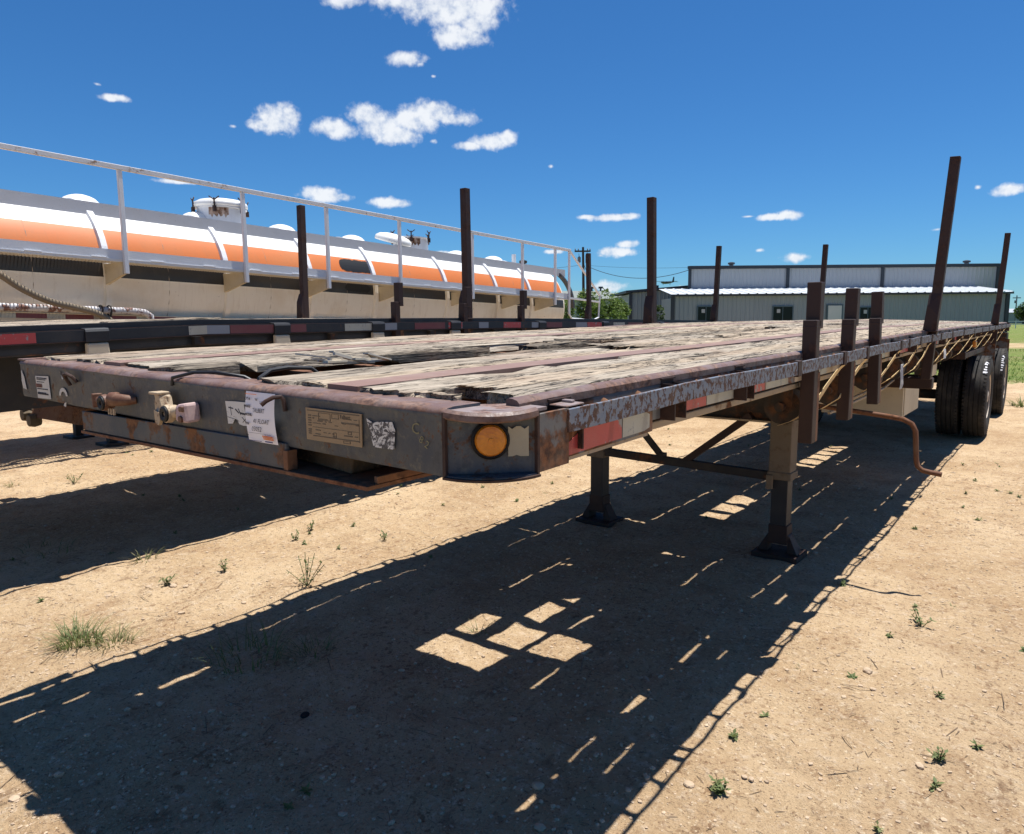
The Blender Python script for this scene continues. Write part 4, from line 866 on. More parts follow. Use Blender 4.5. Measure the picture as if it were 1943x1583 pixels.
# curled-up board edge on the near side
m = plank(-.20, -.078, 1.0, 1.75, 411, 1.0, .05); build(m, 'loose_plank', 'woodtan', t2, lambda x, y, z: w2(x, y, z+.012+.006*(y-1)))
P2Y = [-.3, .3, .884, 1.55, 2.2, 2.7, 3.16, 3.47, 3.85, 4.36, 4.8, 5.28, 5.9, 6.5, 7.1, 7.7, 8.3, 8.9, 9.5, 10.1, 10.65, 11.2]
for side in (0, 1):
    fx = (lambda x: x) if side == 0 else (lambda x: -2.44-x)
    def sb2(name, rects, mat, bevel=0):
        m = MB()
        for a, b, z0, z1 in rects:
            x0, x1 = sorted((fx(a), fx(b))); m.longbox(x0, x1, Y2+.05, Y2+L2, z0, z1, .8)
        return build(m, name, mat, t2, w2, bevel=bevel)
    sb2('side_rail', [(-.075, -.050, -.035, .004), (-.062, -.056, -.165, -.036)], 'black', .002)
    sb2('rub_rail', [(-.010, 0, -.100, -.034)], 'black', .0015)
    sb2('rail_edge', [(-.011, -.0005, -.0335, -.030)], 'rust')
    sb2('bottom_flange', [(-.012, .006, -.105, -.1005)], 'rust'); sb2('lower_flange', [(-.10, -.056, -.172, -.166)], 'dark')
    for yy in P2Y:
        m = MB(); x0, x1 = sorted((fx(-.056), fx(-.0105))); m.box(x0, x1, yy-.045, yy-.038, -.104, -.036); m.box(x0, x1, yy+.038, yy+.045, -.104, -.036); x0, x1 = sorted((fx(-.055), fx(-.012))); m.box(x0, x1, yy-.035, yy+.035, -.164, -.112)
        build(m, 'stake_pocket', 'dark', t2, w2)
t2t = [(.0, .552, 0, 'tapered'), (1.47, 1.60, 0, 'tapewhite'), (1.60, 1.77, 0, 'tapegrey'), (1.775, 2.42, 0, 'tapedark'), (2.80, 3.12, 0, 'tapewhite'), (3.22, 3.38, 0, 'tapegrey'), (3.60, 4.0, 0, 'tapedark'), (4.05, 4.25, 0, 'tapered'), (4.5, 4.65, 0, 'tapegrey'), (4.9, 5.2, 0, 'tapered'), (5.4, 5.6, 0, 'tapegrey'), (5.65, 6.0, 0, 'tapedark'), (6.3, 6.55, 0, 'tapegrey'), (6.56, 6.9, 0, 'tapered'), (7.2, 7.5, 0, 'tapewhite'), (7.6, 8.0, 0, 'tapedark'), (8.2, 8.5, 0, 'tapegrey'), (8.52, 8.85, 0, 'tapered'), (9.2, 9.6, 0, 'tapegrey'), (9.7, 10.1, 0, 'tapedark'), (10.3, 10.6, 0, 'tapered'), (-.5, -.1, 0, 'tapewhite')]
for a, b, c, mt in t2t:
    m = MB(); m.longbox(.0002, .0016, a, b, -.097, -.038, .3); build(m, 'reflective_tape', mt, t2, w2)
for yy in (.884, 2.2, 3.16, 4.15, 5.6, 7.0, 8.6):
    m = MB(); m.sweep([[(-.004, yy-.07, -.108), (.014, yy-.07, -.108), (.016, yy-.07, -.045), (.006, yy-.07, -.027), (-.06, yy-.07, -.022), (-.06, yy-.07, -.030), (-.012, yy-.07, -.036)], [(-.004, yy+.07, -.108), (.014, yy+.07, -.108), (.016, yy+.07, -.045), (.006, yy+.07, -.027), (-.06, yy+.07, -.022), (-.06, yy+.07, -.030), (-.012, yy+.07, -.036)]])
    build(m, 'rail_sleeve', 'black', t2, w2, bevel=.003)
    m = MB(); m.hexa([(-.02, yy-.068, -.190), (.012, yy-.068, -.190), (.012, yy+.068, -.190), (-.02, yy+.068, -.190), (-.02, yy-.068, -.112), (.012, yy-.06, -.116), (.012, yy+.06, -.116), (-.02, yy+.068, -.112)]); build(m, 'strap_block', 'cream', t2, w2, bevel=.008)
cy = Y2+.3
while cy < Y2+L2-.2:
    m = MB(); m.box(-2.37, -.08, cy-.025, cy+.025, -.14, -.045); build(m, 'crossmember', 'dark', t2, w2); cy += .45
for x in (-1.74, -.70):
    m = MB(); m.longbox(x-.05, x+.05, Y2+.2, Y2+L2-.2, -.55, -.145); build(m, 'main_beam', 'black', t2, w2)
m = MB(); m.hexa([(-6.32, 1.30, .72), (-5.30, 1.30, .73), (-5.30, 1.46, .73), (-6.32, 1.46, .72), (-6.32, 1.36, .86), (-5.30, 1.36, .86), (-5.30, 1.46, .86), (-6.32, 1.46, .86)]); build(m, 'gear_beam', 'rustlight', t2, None, bevel=.008)
for x, z in ((-6.36, .74), (-6.22, .70), (-6.38, .90)):
    m = MB(); m.lathe([(.02, -.05), (.05, -.045), (.06, 0), (.05, .045), (.02, .05)], (x, 1.30, z), 'y', 10); build(m, 'hanger_bolt', 'legtan', t2)
for x in (X2-.5, X2-1.95):
    m = MB(); m.box(x-.07, x+.07, 4.43, 4.57, .45, 1.1); m.box(x-.05, x+.05, 4.45, 4.55, .03, .449); m.box(x-.15, x+.15, 4.37, 4.63, -.03, .029); build(m, 'landing_leg', 'black', t2, None, bevel=.004)
for y in (9.2, 10.5):
    for x, fl in ((-.02, False), (-.31, True), (-2.42, True), (-2.13, False)): add_wheel(t2, X2+x-.02, y, fl)
    m = MB(); m.lathe([(.065, -2.2), (.065, -.2)], (X2, y, .512), 'x', 12); build(m, 'axle', 'dark', t2, None, True)
m = MB(); m.box(X2-1.9, X2-.5, 8.6, 11.1, .78, .98); build(m, 'suspension_frame', 'dark', t2)
def z2(y): return float(np.interp(y, _y2, _z2))
for k, (y, lab, h) in enumerate([(3.40, 'nearest short rusty stake on the black trailer, left of its two look-alikes', 1.02), (4.31, 'short rusty stake on the black trailer standing against its tall near stake', .98), (5.25, 'short rusty stake on the black trailer, rightmost of the three short ones', .98)]):
    stake('short', X2-.033, y, z2(y)+.01, .0, lab, G2, 0, h)
stake('tall', X2-.06, 4.40, z2(4.3), .0, 'tall straight rusty stake in the middle, near rail of the black trailer', G2, .01, .92)
stake('tall', X2-.033, 10.65, z2(10.65), .03, 'tall stake on the near rail of the black trailer before the building', G2, 0, .90)
stake('tall', X2-2.40, 4.19, z2(4.2)+.02, -.03, 'leaning rusty stake on the far rail before the orange tank stripe', G2, -.03, .95)
stake('tall', X2-2.40, 10.5, z2(10.5)+.02, -.02, 'far rail stake beside the utility pole and green bushes', G2, 0, .90)

# ------------------------------------------------------------------ tanker trailer
XT, RT = -9.35, .97
def ztk(y): return 2.13-.028*(y-2)
def wt_(x, y, z): return (x, y, z-.028*(y-2))         # the tanker stands nose-up
tk = empty('tanker_trailer', (XT, 6, 0), 'white tanker trailer with an orange stripe and a side catwalk with handrail', 'tanker')
def tankmat(name, c, dirt, dc, rough=.35, metal=0.0, streak=.3):
    n = NT(name); v = n.mapv((1, 1, 1)); a = n.noise(1.1, 7, .65); b = n.noise(9, 6, .7, n.mapv((1, 1, .25))); s = n.noise(30, 4, .6, n.mapv((.2, 1, .06)))
    col = n.mix(n.math('MULTIPLY', n.ramp(a, .42, .68), dirt), c, dc)
    col = n.mix(n.math('MULTIPLY', n.ramp(b, .52, .75), dirt*.8), col, tuple(x*.75 for x in dc))
    col = n.mix(n.math('MULTIPLY', n.ramp(s, .55, .8), streak), col, tuple(x*.8 for x in dc))
    col = n.mix(n.ramp(n.noise(40, 3, .6), .70, .76), col, (.16, .10, .06))
    return n.out(col, rough, metal, n.bump(n.noise(.9, 3), .15, .02), .4)
M['tkcream'] = tankmat('dusty_tank_belly', (.86, .79, .67), .42, (.64, .50, .33))
M['tkwhite'] = tankmat('white_tank_top', (.80, .79, .76), .12, (.6, .55, .47), streak=.08)
M['tkorange'] = tankmat('orange_stripe', (.60, .165, .038), .3, (.50, .22, .09), .5)
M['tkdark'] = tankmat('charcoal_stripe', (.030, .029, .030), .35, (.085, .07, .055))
M['tkblack'] = m_plain('black_spray_paint', (.008, .008, .008), .5, 0, .2)
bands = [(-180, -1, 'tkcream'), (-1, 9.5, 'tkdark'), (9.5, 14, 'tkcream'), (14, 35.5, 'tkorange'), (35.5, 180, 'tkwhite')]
YF, YB = -.6, 12.85
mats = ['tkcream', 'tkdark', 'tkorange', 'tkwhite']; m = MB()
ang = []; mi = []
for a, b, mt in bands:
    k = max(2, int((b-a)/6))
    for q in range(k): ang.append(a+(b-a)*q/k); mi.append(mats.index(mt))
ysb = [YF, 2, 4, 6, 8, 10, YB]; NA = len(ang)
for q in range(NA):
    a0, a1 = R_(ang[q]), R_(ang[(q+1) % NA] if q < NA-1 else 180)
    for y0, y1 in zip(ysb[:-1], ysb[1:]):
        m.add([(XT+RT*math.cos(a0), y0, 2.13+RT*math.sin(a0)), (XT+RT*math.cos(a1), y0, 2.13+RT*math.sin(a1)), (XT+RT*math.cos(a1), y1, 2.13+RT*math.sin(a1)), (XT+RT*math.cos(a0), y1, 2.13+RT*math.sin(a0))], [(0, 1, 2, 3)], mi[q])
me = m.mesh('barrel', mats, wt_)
bm = bmesh.new(); bm.from_mesh(me); bmesh.ops.remove_doubles(bm, verts=bm.verts, dist=1e-4); bmesh.ops.recalc_face_normals(bm, faces=bm.faces); bm.to_mesh(me); bm.free()
me.polygons.foreach_set('use_smooth', [True]*len(me.polygons)); link('barrel', me, tk)
for y, sg, nm in ((YF, -1, 'end_cap'), (YB, 1, 'end_cap')):
    m = MB(); m.lathe([(RT, 0), (RT*.97, sg*.09), (RT*.85, sg*.17), (RT*.6, sg*.24), (RT*.3, sg*.28), (.001, sg*.29)], (XT, y, 2.13), 'y', 40); build(m, nm, 'tkcream', tk, wt_, True)
M['seamgrey'] = m_plain('dull_weld_seam', (.34, .26, .19), .6, 0, .3, 6)
# stiffening rings, and the welded seams between them
RY = [.75, 2.70, 4.36, 6.05, 7.15, 9.0, 10.15, 11.3, 12.45]
RY = [1.3, 2.95, 4.52, 5.92, 7.2, 8.95, 10.45, 11.6]
for y in RY:
    for nm, a0, a1, mt in (('ring', 8, 172, 'white'), ('ring', 188, 368, 'tkcream')):
        m = MB(); k = 26; rings = []
        for q in range(k+1):
            t = R_(a0+(a1-a0)*q/k); c, s_ = math.cos(t), math.sin(t)
            rings.append([(XT+r*c, yy, 2.13+r*s_) for r, yy in ((RT-.005, y-.05), (RT+.035, y-.035), (RT+.035, y+.035), (RT-.005, y+.05))])
        m.sweep(rings, True); build(m, nm, mt, tk, wt_)
for y in [.3, 2.15, 3.7, 5.2, 6.6, 8.1, 9.7, 11.1]:
    m = MB(); k = 40
    m.sweep([[(XT+r*math.cos(2*math.pi*q/k), yy, 2.13+r*math.sin(2*math.pi*q/k)) for r, yy in ((RT-.002, y-.006), (RT+.0022, y), (RT-.002, y+.006))] for q in range(k+1)], False); build(m, 'weld_seam', 'seamgrey', tk, wt_)
# black paint blotches over the old lettering
def blotch(y0, y1, a0, a1, seed):
    m = MB(); k = 28; rr = random.Random(seed); rows = []
    for q in range(k+1):
        y = y0+(y1-y0)*q/k; e = min(1, min(q, k-q)/4)**.5; lo = a0+(1-e)*4+rr.uniform(0, 2.0)*.5; hi = a1-(1-e)*5-1.2*mnoise.noise(Vector((q*.35, seed, 0)))-rr.uniform(0, .6)
        rows.append([(XT+(RT+.003)*math.cos(R_(lo+(hi-lo)*j/4)), y, 2.13+(RT+.003)*math.sin(R_(lo+(hi-lo)*j/4))) for j in range(5)])
    m.sweep(rows, False, closed=False); return build(m, 'paint_patch', 'tkblack', tk, wt_)
blotch(6.55, 7.22, 20, 34, 2); None
blotch(6.55, 7.10, .5, 9, 3)
# spill guard plate along the top and its end bracket
m = MB(); m.longbox(-8.745, -8.735, YF-.2, 13.45, 2.13+.74, 2.13+.905); build(m, 'spill_guard', 'greypaint', tk, wt_)
m = MB(); m.sweep([[(XT+r*math.cos(R_(a)), yy, 2.13+r*math.sin(R_(a))) for r, yy in ((.93, 13.2), (1.02, 13.2), (1.02, 13.26), (.93, 13.26))] for a in range(0, 62, 6)]); build(m, 'rear_ring', 'tkdark', tk, wt_)
# side catwalk: open grating, edge channel, brackets
XO, XI = -7.90, -8.42
m = MB(); y = YF
while y < 12.3: m.box(XI, XO, y, y+.006, 2.276, 2.301); y += .036
for x in np.linspace(XI+.02, XO-.02, 6): m.longbox(x-.003, x+.003, YF, 12.3, 2.273, 2.297, 3)
gt = build(m, 'catwalk_grating', 'cream', tk, wt_); gt['kind'] = 'stuff'
m = MB(); m.longbox(XO, XO+.008, YF, 12.3, 2.268, 2.395, 2); m.longbox(XO-.05, XO, YF, 12.3, 2.262, 2.270, 2); build(m, 'catwalk_edge', 'white', tk, wt_)
m = MB(); m.longbox(XO+.0081, XO+.014, YF, 12.3, 2.288, 2.294, 2); build(m, 'edge_lip', 'white', tk, wt_)
y = .6
while y < 12.2:
    m = MB(); m.box(XO+.0082, XO+.022, y, y+.16, 2.295, 2.302); build(m, 'edge_tab', 'white', tk, wt_); y += .66
PY = [1.3, 2.94, 4.49, 5.84, 7.29, 9.09, 10.61, 11.76]
for y in PY:
    m = MB(); m.hexa([(XI+.0, y-.03, 2.01), (XO+.001, y-.03, 2.13), (XO+.001, y-.02, 2.13), (XI+.0, y-.02, 2.01), (XI+.0, y-.03, 2.261), (XO+.001, y-.03, 2.261), (XO+.001, y-.02, 2.261), (XI, y-.02, 2.261)])
    m.hexa([(XI+.0, y-.03, 2.005), (XO+.001, y-.03, 2.125), (XO+.001, y+.01, 2.125), (XI+.0, y+.01, 2.005), (XI+.0, y-.03, 2.009), (XO+.001, y-.03, 2.129), (XO+.001, y+.01, 2.129), (XI, y+.01, 2.009)])
    build(m, 'catwalk_bracket', 'cream', tk, wt_)
    m = MB(); m.box(XO+.009, XO+.054, y-.024, y+.024, 2.13, 3.29); build(m, 'handrail_post', 'white', tk, wt_, bevel=.004)
m = MB(); m.box(XO+.009, XO+.05, 12.28, 12.325, 1.95, 3.29); build(m, 'handrail_post', 'white', tk, wt_, bevel=.004)
m = MB(); m.longbox(XO+.005, XO+.060, YF, 12.33, 3.291, 3.345, 2); build(m, 'handrail', 'handrail', tk, wt_, bevel=.006)
m = MB(); m.beam((XO+.03, 12.32, 3.31), (XO+.03, 13.6, 2.42), .035, .035); m.tube([(XO+.03, 12.30, 1.96), (XO+.03, 12.4, 1.86), (XO+.03, 13.3, 1.84), (XO+.03, 13.55, 1.92), (XO+.03, 13.6, 2.43)], .02, 8); m.beam((XO+.03, 12.32, 2.30), (XO+.03, 13.58, 2.27), .035, .04)
build(m, 'ladder_rail', 'white', tk, wt_)
# domes and manways on top
for y in (3.1, 4.68, 6.1, 7.55, 10.3, 11.5):
    m = MB(); m.lathe([(.25, RT-.05), (.22, RT+.02), (.18, RT+.06), (.13, RT+.085), (.07, RT+.103), (.001, RT+.108)], (XT+.0, y, 2.13), 'z', 28); build(m, 'vent_dome', 'tkwhite', tk, wt_, True)
M['ruststain'] = m_paint('rust_streaked_white', (.55, .45, .38), (.40, .24, .15), .52, .1, 22, .7, (1, 1, .3))
def manway(y, tilt):
    m = MB(); m.lathe([(.33, RT-.05), (.33, RT+.17), (.37, RT+.175), (.37, RT+.19)], (XT+.1, y, 2.13), 'z', 28); g = build(m, 'manway', 'white', tk, wt_, True)
    m = MB(); m.lathe([(.375, 0), (.385, .02), (.375, .065), (.30, .105), (.16, .13), (.001, .137)], (0, 0, 0), 'z', 28)
    me = m.mesh('manway_lid', 'tkwhite', smooth=True)
    if tilt: o = link('manway_lid', me, g, (XT+.25, y-.60, ztk(y)+RT+.06)); o.rotation_euler = (R_(-4), R_(16), 0); o.scale = (.8, .95, 1.15)
    else: o = link('manway_lid', me, g, (XT+.1, y, ztk(y)+RT+.192))
    for k in range(6):
        t = 2*math.pi*k/6+.3; c = Vector((XT+.1+.39*math.cos(t), y+.39*math.sin(t), ztk(y)+RT+.16))
        m = MB(); m.tube([c, c+Vector((0, 0, .13))], .012, 6); d = Vector((-math.sin(t), math.cos(t), 0))
        m.tube([c+Vector((0, 0, .10)), c+Vector((0, 0, .13))+d*.07+Vector((0, 0, .02))], .009, 6); m.tube([c+Vector((0, 0, .10)), c+Vector((0, 0, .13))-d*.07+Vector((0, 0, .02))], .009, 6)
        m.box(c.x-.02, c.x+.02, c.y-.02, c.y+.02, c.z-.06, c.z+.02)
        build(m, 'wing_nut', 'rust', g)
    m = MB(); m.sweep([[(XT+.1+r*math.cos(R_(a)), y+r*math.sin(R_(a)), ztk(y)+RT+z) for r, z in ((.331, .05+.03*math.sin(a)), (.333, .05+.03*math.sin(a)), (.333, .165), (.331, .165))] for a in range(-60, -8, 4)]); build(m, 'rust_stain', 'ruststain', g)
manway(5.0, False); manway(8.9, True)
m = MB(); m.tube([(XT+.2, 12.0, 3.07), (XT+.2, 12.0, 3.28)], .05, 10); m.lathe([(.04, 0), (.09, .02), (.09, .07), (.03, .09)], (XT+.2, 12.35, 3.1), 'z', 12, 1); build(m, 'vent_valve', ['white', 'dark'], tk, wt_)
# pipe along the flank, frame rail with reflective tape
m = MB(); m.tube([(-8.33, YF, 1.715), (-8.33, 1, 1.715), (-8.33, 3.2, 1.715), (-8.33, 3.34, 1.70), (-8.33, 3.40, 1.66), (-8.33, 3.41, 1.55)], .042, 14); build(m, 'side_pipe', 'whiterust', tk, wt_, True)
m = MB(); m.longbox(-8.62, -8.40, YF, 12.4, 1.50, 1.665, 2); build(m, 'frame_rail', 'cream', tk, wt_)
yy = .95; q = 0
while yy < 11.5:
    l = .31 if q % 2 == 0 else .19
    m = MB(); m.longbox(-8.3995, -8.3985, yy, yy+l, 1.60, 1.655); build(m, 'reflective_tape', 'tapedark' if q % 2 == 0 else 'tapewhite', tk, wt_); yy += l; q += 1
m = MB(); m.longbox(-9.0, -8.7, 0, 12.2, .95, 1.25, 2); m.longbox(-10.0, -9.7, 0, 12.2, .95, 1.25, 2); build(m, 'chassis', 'cream', tk, wt_)
for x in (-8.75, -9.75):
    m = MB(); m.box(x-.07, x+.07, 2.93, 3.07, .45, 1.3); m.box(x-.05, x+.05, 2.95, 3.05, .03, .449); m.box(x-.16, x+.16, 2.86, 3.14, -.03, .029); build(m, 'landing_leg', 'dark', tk, None, bevel=.004)
for y in (10.2, 11.5):
    for x, fl in ((-8.25, False), (-8.54, True), (-10.6, True), (-10.3, False)): add_wheel(tk, x, y, fl)
    m = MB(); m.lathe([(.065, -10.4), (.065, -8.4)], (0, y, .512), 'x', 12); build(m, 'axle', 'dark', tk, None, True)
# hose lashed to the pipe
hz = empty('suction_hose', (-8.2, 2.0, 1.7), 'fat grey-brown suction hose sagging along the tanker flank to the white pipe', 'hose')
M['hose'] = m_paint('dusty_hose', (.16, .125, .085), (.22, .175, .125), 0, .1, 5, .8, dust=.4, dustc=(.30, .24, .16), bump=.03)
pts = [(-8.22, 1.45, 2.30), (-8.22, 1.62, 2.17), (-8.21, 1.80, 2.04), (-8.2, 1.98, 1.905), (-8.2, 2.22, 1.785), (-8.2, 2.45, 1.725), (-8.21, 2.68, 1.665), (-8.22, 2.85, 1.58), (-8.23, 3.0, 1.45)]
def crv(P, k=6):
    out = []
    for i in range(len(P)-1):
        a, b, c, d = [Vector(P[max(0, min(len(P)-1, i+q))]) for q in (-1, 0, 1, 2)]
        for s_ in range(k):
            t = s_/k; out.append(.5*((2*b)+(c-a)*t+(2*a-5*b+4*c-d)*t*t+(3*b-a-3*c+d)*t**3))
    out.append(Vector(P[-1])); return out
m = MB(); m.tube(crv(pts, 8), .037, 12); build(m, 'hose_body', 'hose', hz, None, True)
for y in (2.80, 2.90):
    m = MB(); m.tube([(-8.33+.05*math.cos(t)+.03, y+.01*math.sin(2*t), 1.66+.085*math.sin(t)) for t in [2*math.pi*q/12 for q in range(13)]], .011, 6); build(m, 'lashing', 'dark', hz)

# ------------------------------------------------------------------ metal building across the yard
FH = Vector((-math.sin(YAW), math.cos(YAW), 0)); RH = Vector((math.cos(YAW), math.sin(YAW), 0)); O0 = Vector((CX, CY, 0))
def far(s, d, z=0): return O0+RH*s+FH*d+Vector((0, 0, z))
n = NT('galvanised_siding'); a = n.noise(.7, 5, .6, n.mapv((1, 1, .25))); st = n.noise(6, 4, .6, n.mapv((1, 1, .04)))
M['siding'] = n.out(n.mix(n.math('MULTIPLY', st, .8), n.mix(a, (.225, .27, .31), (.275, .32, .355)), (.195, .23, .26)), .5, .0, None, .4)
n = NT('grey_siding_upper'); a = n.noise(.7, 5, .6, n.mapv((1, 1, .25)))
M['siding2'] = n.out(n.mix(a, (.335, .355, .395), (.385, .405, .44)), .5, .0, None, .4)
M['trim'] = m_plain('dark_blue_trim', (.028, .036, .050), .5, 0, .15, 2)
M['roofwhite'] = m_plain('white_metal_roof', (.56, .58, .59), .4, 0, .06, 3)
M['glassdark'] = m_plain('dark_window_glass', (.006, .014, .015), .25, 0, .2, 2, .15)
M['door'] = m_plain('pale_door_paint', (.50, .52, .53), .5, 0, .05, 3)
M['doorframe'] = m_plain('slate_frame', (.06, .10, .13), .5, 0, .1)
mb_ = empty('metal_building', far(22, 52), 'long grey corrugated metal building with white lean-to roof', 'building', rz=YAW)
def bl(s, d, z): return (s-22, d-52, z)
def corr(s0, s1, d, z0, z1, pitch=.30, dep=.035, ztop=None):
    m = MB(); pts = []; s = s0
    while s < s1:
        for t, o in ((0, 0), (.55, 0), (.68, -dep), (.87, -dep)):
            if s+pitch*t < s1: pts.append((s+pitch*t, d+o))
        s += pitch
    pts.append((s1, d))
    zt = (lambda s: z1) if ztop is None else ztop
    m.sweep([[bl(a, b, z0), bl(a, b, zt(a))] for a, b in pts], False, closed=False); return m
def lb(m, s0, s1, d0, d1, z0, z1, mi=0): return m.box(s0-22, s1-22, d0-52, d1-52, z0, z1, mi)
build(corr(11.05, 34.0, 50, -.1, 3.12), 'wall', 'siding', mb_, local=True)
build(corr(13.25, 35.8, 54, 3.3, 5.2), 'upper_wall', 'siding2', mb_, local=True)
m = MB(); m.hexa([bl(13.25, 54.06, 3.0), bl(35.8, 54.06, 3.0), bl(39.5, 60, 3.0), bl(14.8, 60, 3.0), bl(13.25, 54.06, 5.25), bl(35.8, 54.06, 5.25), bl(39.5, 60, 5.25), bl(14.8, 60, 5.25)]); lb(m, 11.1, 33.9, 50.06, 53.9, 0, 3.0); build(m, 'wall_core', 'siding', mb_, local=True)
# white lean-to roof with ribs
m = MB(); s = 10.9; prof = []
while s < 34.15:
    prof += [(s, 0), (s+.40, 0), (s+.44, .05), (s+.50, .05), (s+.54, 0)]; s += .6
m.sweep([[bl(a, 49.75, 3.24+z), bl(a, 54.0, 3.78+z)] for a, z in prof], False, closed=False); build(m, 'lean_to_roof', 'roofwhite', mb_, local=True)
m = MB(); lb(m, 10.88, 34.2, 49.70, 49.80, 3.10, 3.225); build(m, 'eave_trim', 'trim', mb_, local=True)
m = MB(); lb(m, 13.0, 36.0, 53.8, 54.05, 5.201, 5.42); build(m, 'roof_trim', 'trim', mb_, local=True)
m = MB(); m.hexa([bl(13.1, 53.9, 5.421), bl(36, 53.9, 5.421), bl(39.5, 60, 5.3), bl(14.8, 60, 5.3), bl(13.1, 53.9, 5.44), bl(36, 53.9, 5.44), bl(39.5, 60, 5.32), bl(14.8, 60, 5.32)]); build(m, 'roof', 'roofwhite', mb_, local=True)
for s in (13.15, 20.36, 27.32, 35.8): m = MB(); lb(m, s-.11, s+.11, 53.88, 53.962, 3.6, 5.2); build(m, 'downspout', 'trim', mb_, local=True)
for s in (11.05, 33.95): m = MB(); lb(m, s-.13, s+.13, 49.88, 49.962, -.1, 3.1); build(m, 'corner_trim', 'trim', mb_, local=True)
for k, (s0, s1, zt) in enumerate([(12.79, 13.9, 2.38), (17.95, 19.25, 2.34), (23.9, 24.95, 2.24)]):
    m = MB()
    for a, b, c, d in ((s0-.07, s1+.07, zt, zt+.07), (s0-.07, s1+.07, .93, 1.0), (s0-.07, s0, 1.0, zt), (s1, s1+.07, 1.0, zt)): lb(m, a, b, 49.89, 49.96, c, d)
    lb(m, (s0+s1)/2-.02, (s0+s1)/2+.02, 49.90, 49.955, 1.0, zt)
    w_ = build(m, 'window', 'doorframe', mb_, local=True)
    m = MB(); lb(m, s0, s1, 49.935, 49.95, 1.0, zt); build(m, 'pane', 'glassdark', w_, local=True)
    m = MB(); rr = random.Random(k); 
    lb(m, s0+.25, s0+.48, 49.925, 49.93, zt-.40, zt-.15)
    build(m, 'notice', 'siding2', w_, local=True)
m = MB(); lb(m, 21.6, 22.72, 49.90, 49.96, -.05, 2.48); dr = build(m, 'door_frame', 'doorframe', mb_, local=True)
m = MB(); lb(m, 21.70, 22.62, 49.885, 49.8995, 0, 2.40); build(m, 'door', 'door', dr, local=True)
for s in (16.5, 34.1):
    m = MB(); m.lathe([(.16, 5.4), (.16, 5.58), (.26, 5.6), (.26, 5.72), (.05, 5.78)], (s-22, 3, 0), 'z', 12); build(m, 'roof_vent', 'trim', mb_, local=True)
# side wing with a sloped roof edge
build(corr(9.3, 13.9, 57, -.1, 3.7, ztop=lambda s: 3.62+(s-9.3)*.075), 'wing_wall', 'siding', mb_, local=True)
m = MB(); m.hexa([bl(8.9, 56.6, 3.62), bl(14.0, 56.6, 4.0), bl(14.0, 66, 4.0), bl(8.9, 66, 3.62), bl(8.9, 56.6, 3.80), bl(14.0, 56.6, 4.18), bl(14.0, 66, 4.18), bl(8.9, 66, 3.80)]); build(m, 'wing_roof', 'trim', mb_, local=True)
m = MB(); lb(m, 9.2, 9.42, 56.88, 57.05, -.1, 3.61); build(m, 'corner_trim', 'trim', mb_, local=True)
m = MB(); lb(m, 9.35, 13.8, 57.06, 66, -.1, 3.55); build(m, 'wing_core', 'siding', mb_, local=True)
m = MB(); lb(m, 11.3, 11.5, 57, 57.2, 3.9, 4.2); build(m, 'roof_vent', 'trim', mb_, local=True)

# low house far behind the bushes
hs_ = empty('house', far(10, 95), 'low grey house with hipped roof and two roof vents behind the bushes', 'house', rz=YAW)
M['shingle'] = m_plain('grey_green_shingles', (.19, .21, .19), .9, 0, .15, 2)
m = MB(); m.box(-13, 6.5, 0, 12, -.2, 4.3); build(m, 'wall', 'siding2', hs_, local=True)
m = MB(); m.hexa([(-14, -1, 4.3), (7.3, -1, 4.3), (7.3, 13, 4.3), (-14, 13, 4.3), (-12, 5, 5.55), (2.2, 5, 5.55), (2.2, 7, 5.55), (-12, 7, 5.55)]); build(m, 'roof', 'shingle', hs_, local=True)
for s in (1.05, 2.25): m = MB(); m.tube([(s, 5, 5.4), (s, 5, 6.0)], .12, 8); m.box(s-.28, s+.28, 4.75, 5.25, 5.85, 6.1); build(m, 'roof_vent', 'trim', hs_, local=True)

# ------------------------------------------------------------------ bushes and trees
def leafmat(name, a, b):
    n = NT(name); r = n.noise(.9, 4, .6); q = n.noise(14, 2); col = n.mix(n.ramp(n.math('ADD', n.math('MULTIPLY', r, .5), n.math('MULTIPLY', q, .5)), .35, .65), a, b)
    n.b.inputs['Transmission Weight'].default_value = 0
    m_ = n.out(col, .65, 0, None, .25)
    tr = n.n('ShaderNodeBsdfTranslucent'); n.L(n.mix(.5, col, (.14, .22, .03)), tr.inputs[0]); ad = n.n('ShaderNodeMixShader'); ad.inputs[0].default_value = .3
    n.t.links.new(n.b.outputs[0], ad.inputs[1]); n.t.links.new(tr.outputs[0], ad.inputs[2]); n.t.links.new(ad.outputs[0], n.t.nodes['Material Output'].inputs[0]); return m_
M['leaf'] = leafmat('mesquite_leaves', (.075, .12, .026), (.19, .25, .065))
M['leafdark'] = leafmat('dark_tree_leaves', (.022, .045, .016), (.05, .085, .028))
M['bark'] = m_plain('grey_brown_bark', (.11, .085, .06), .9, 0, .3, 8, .2, .5)
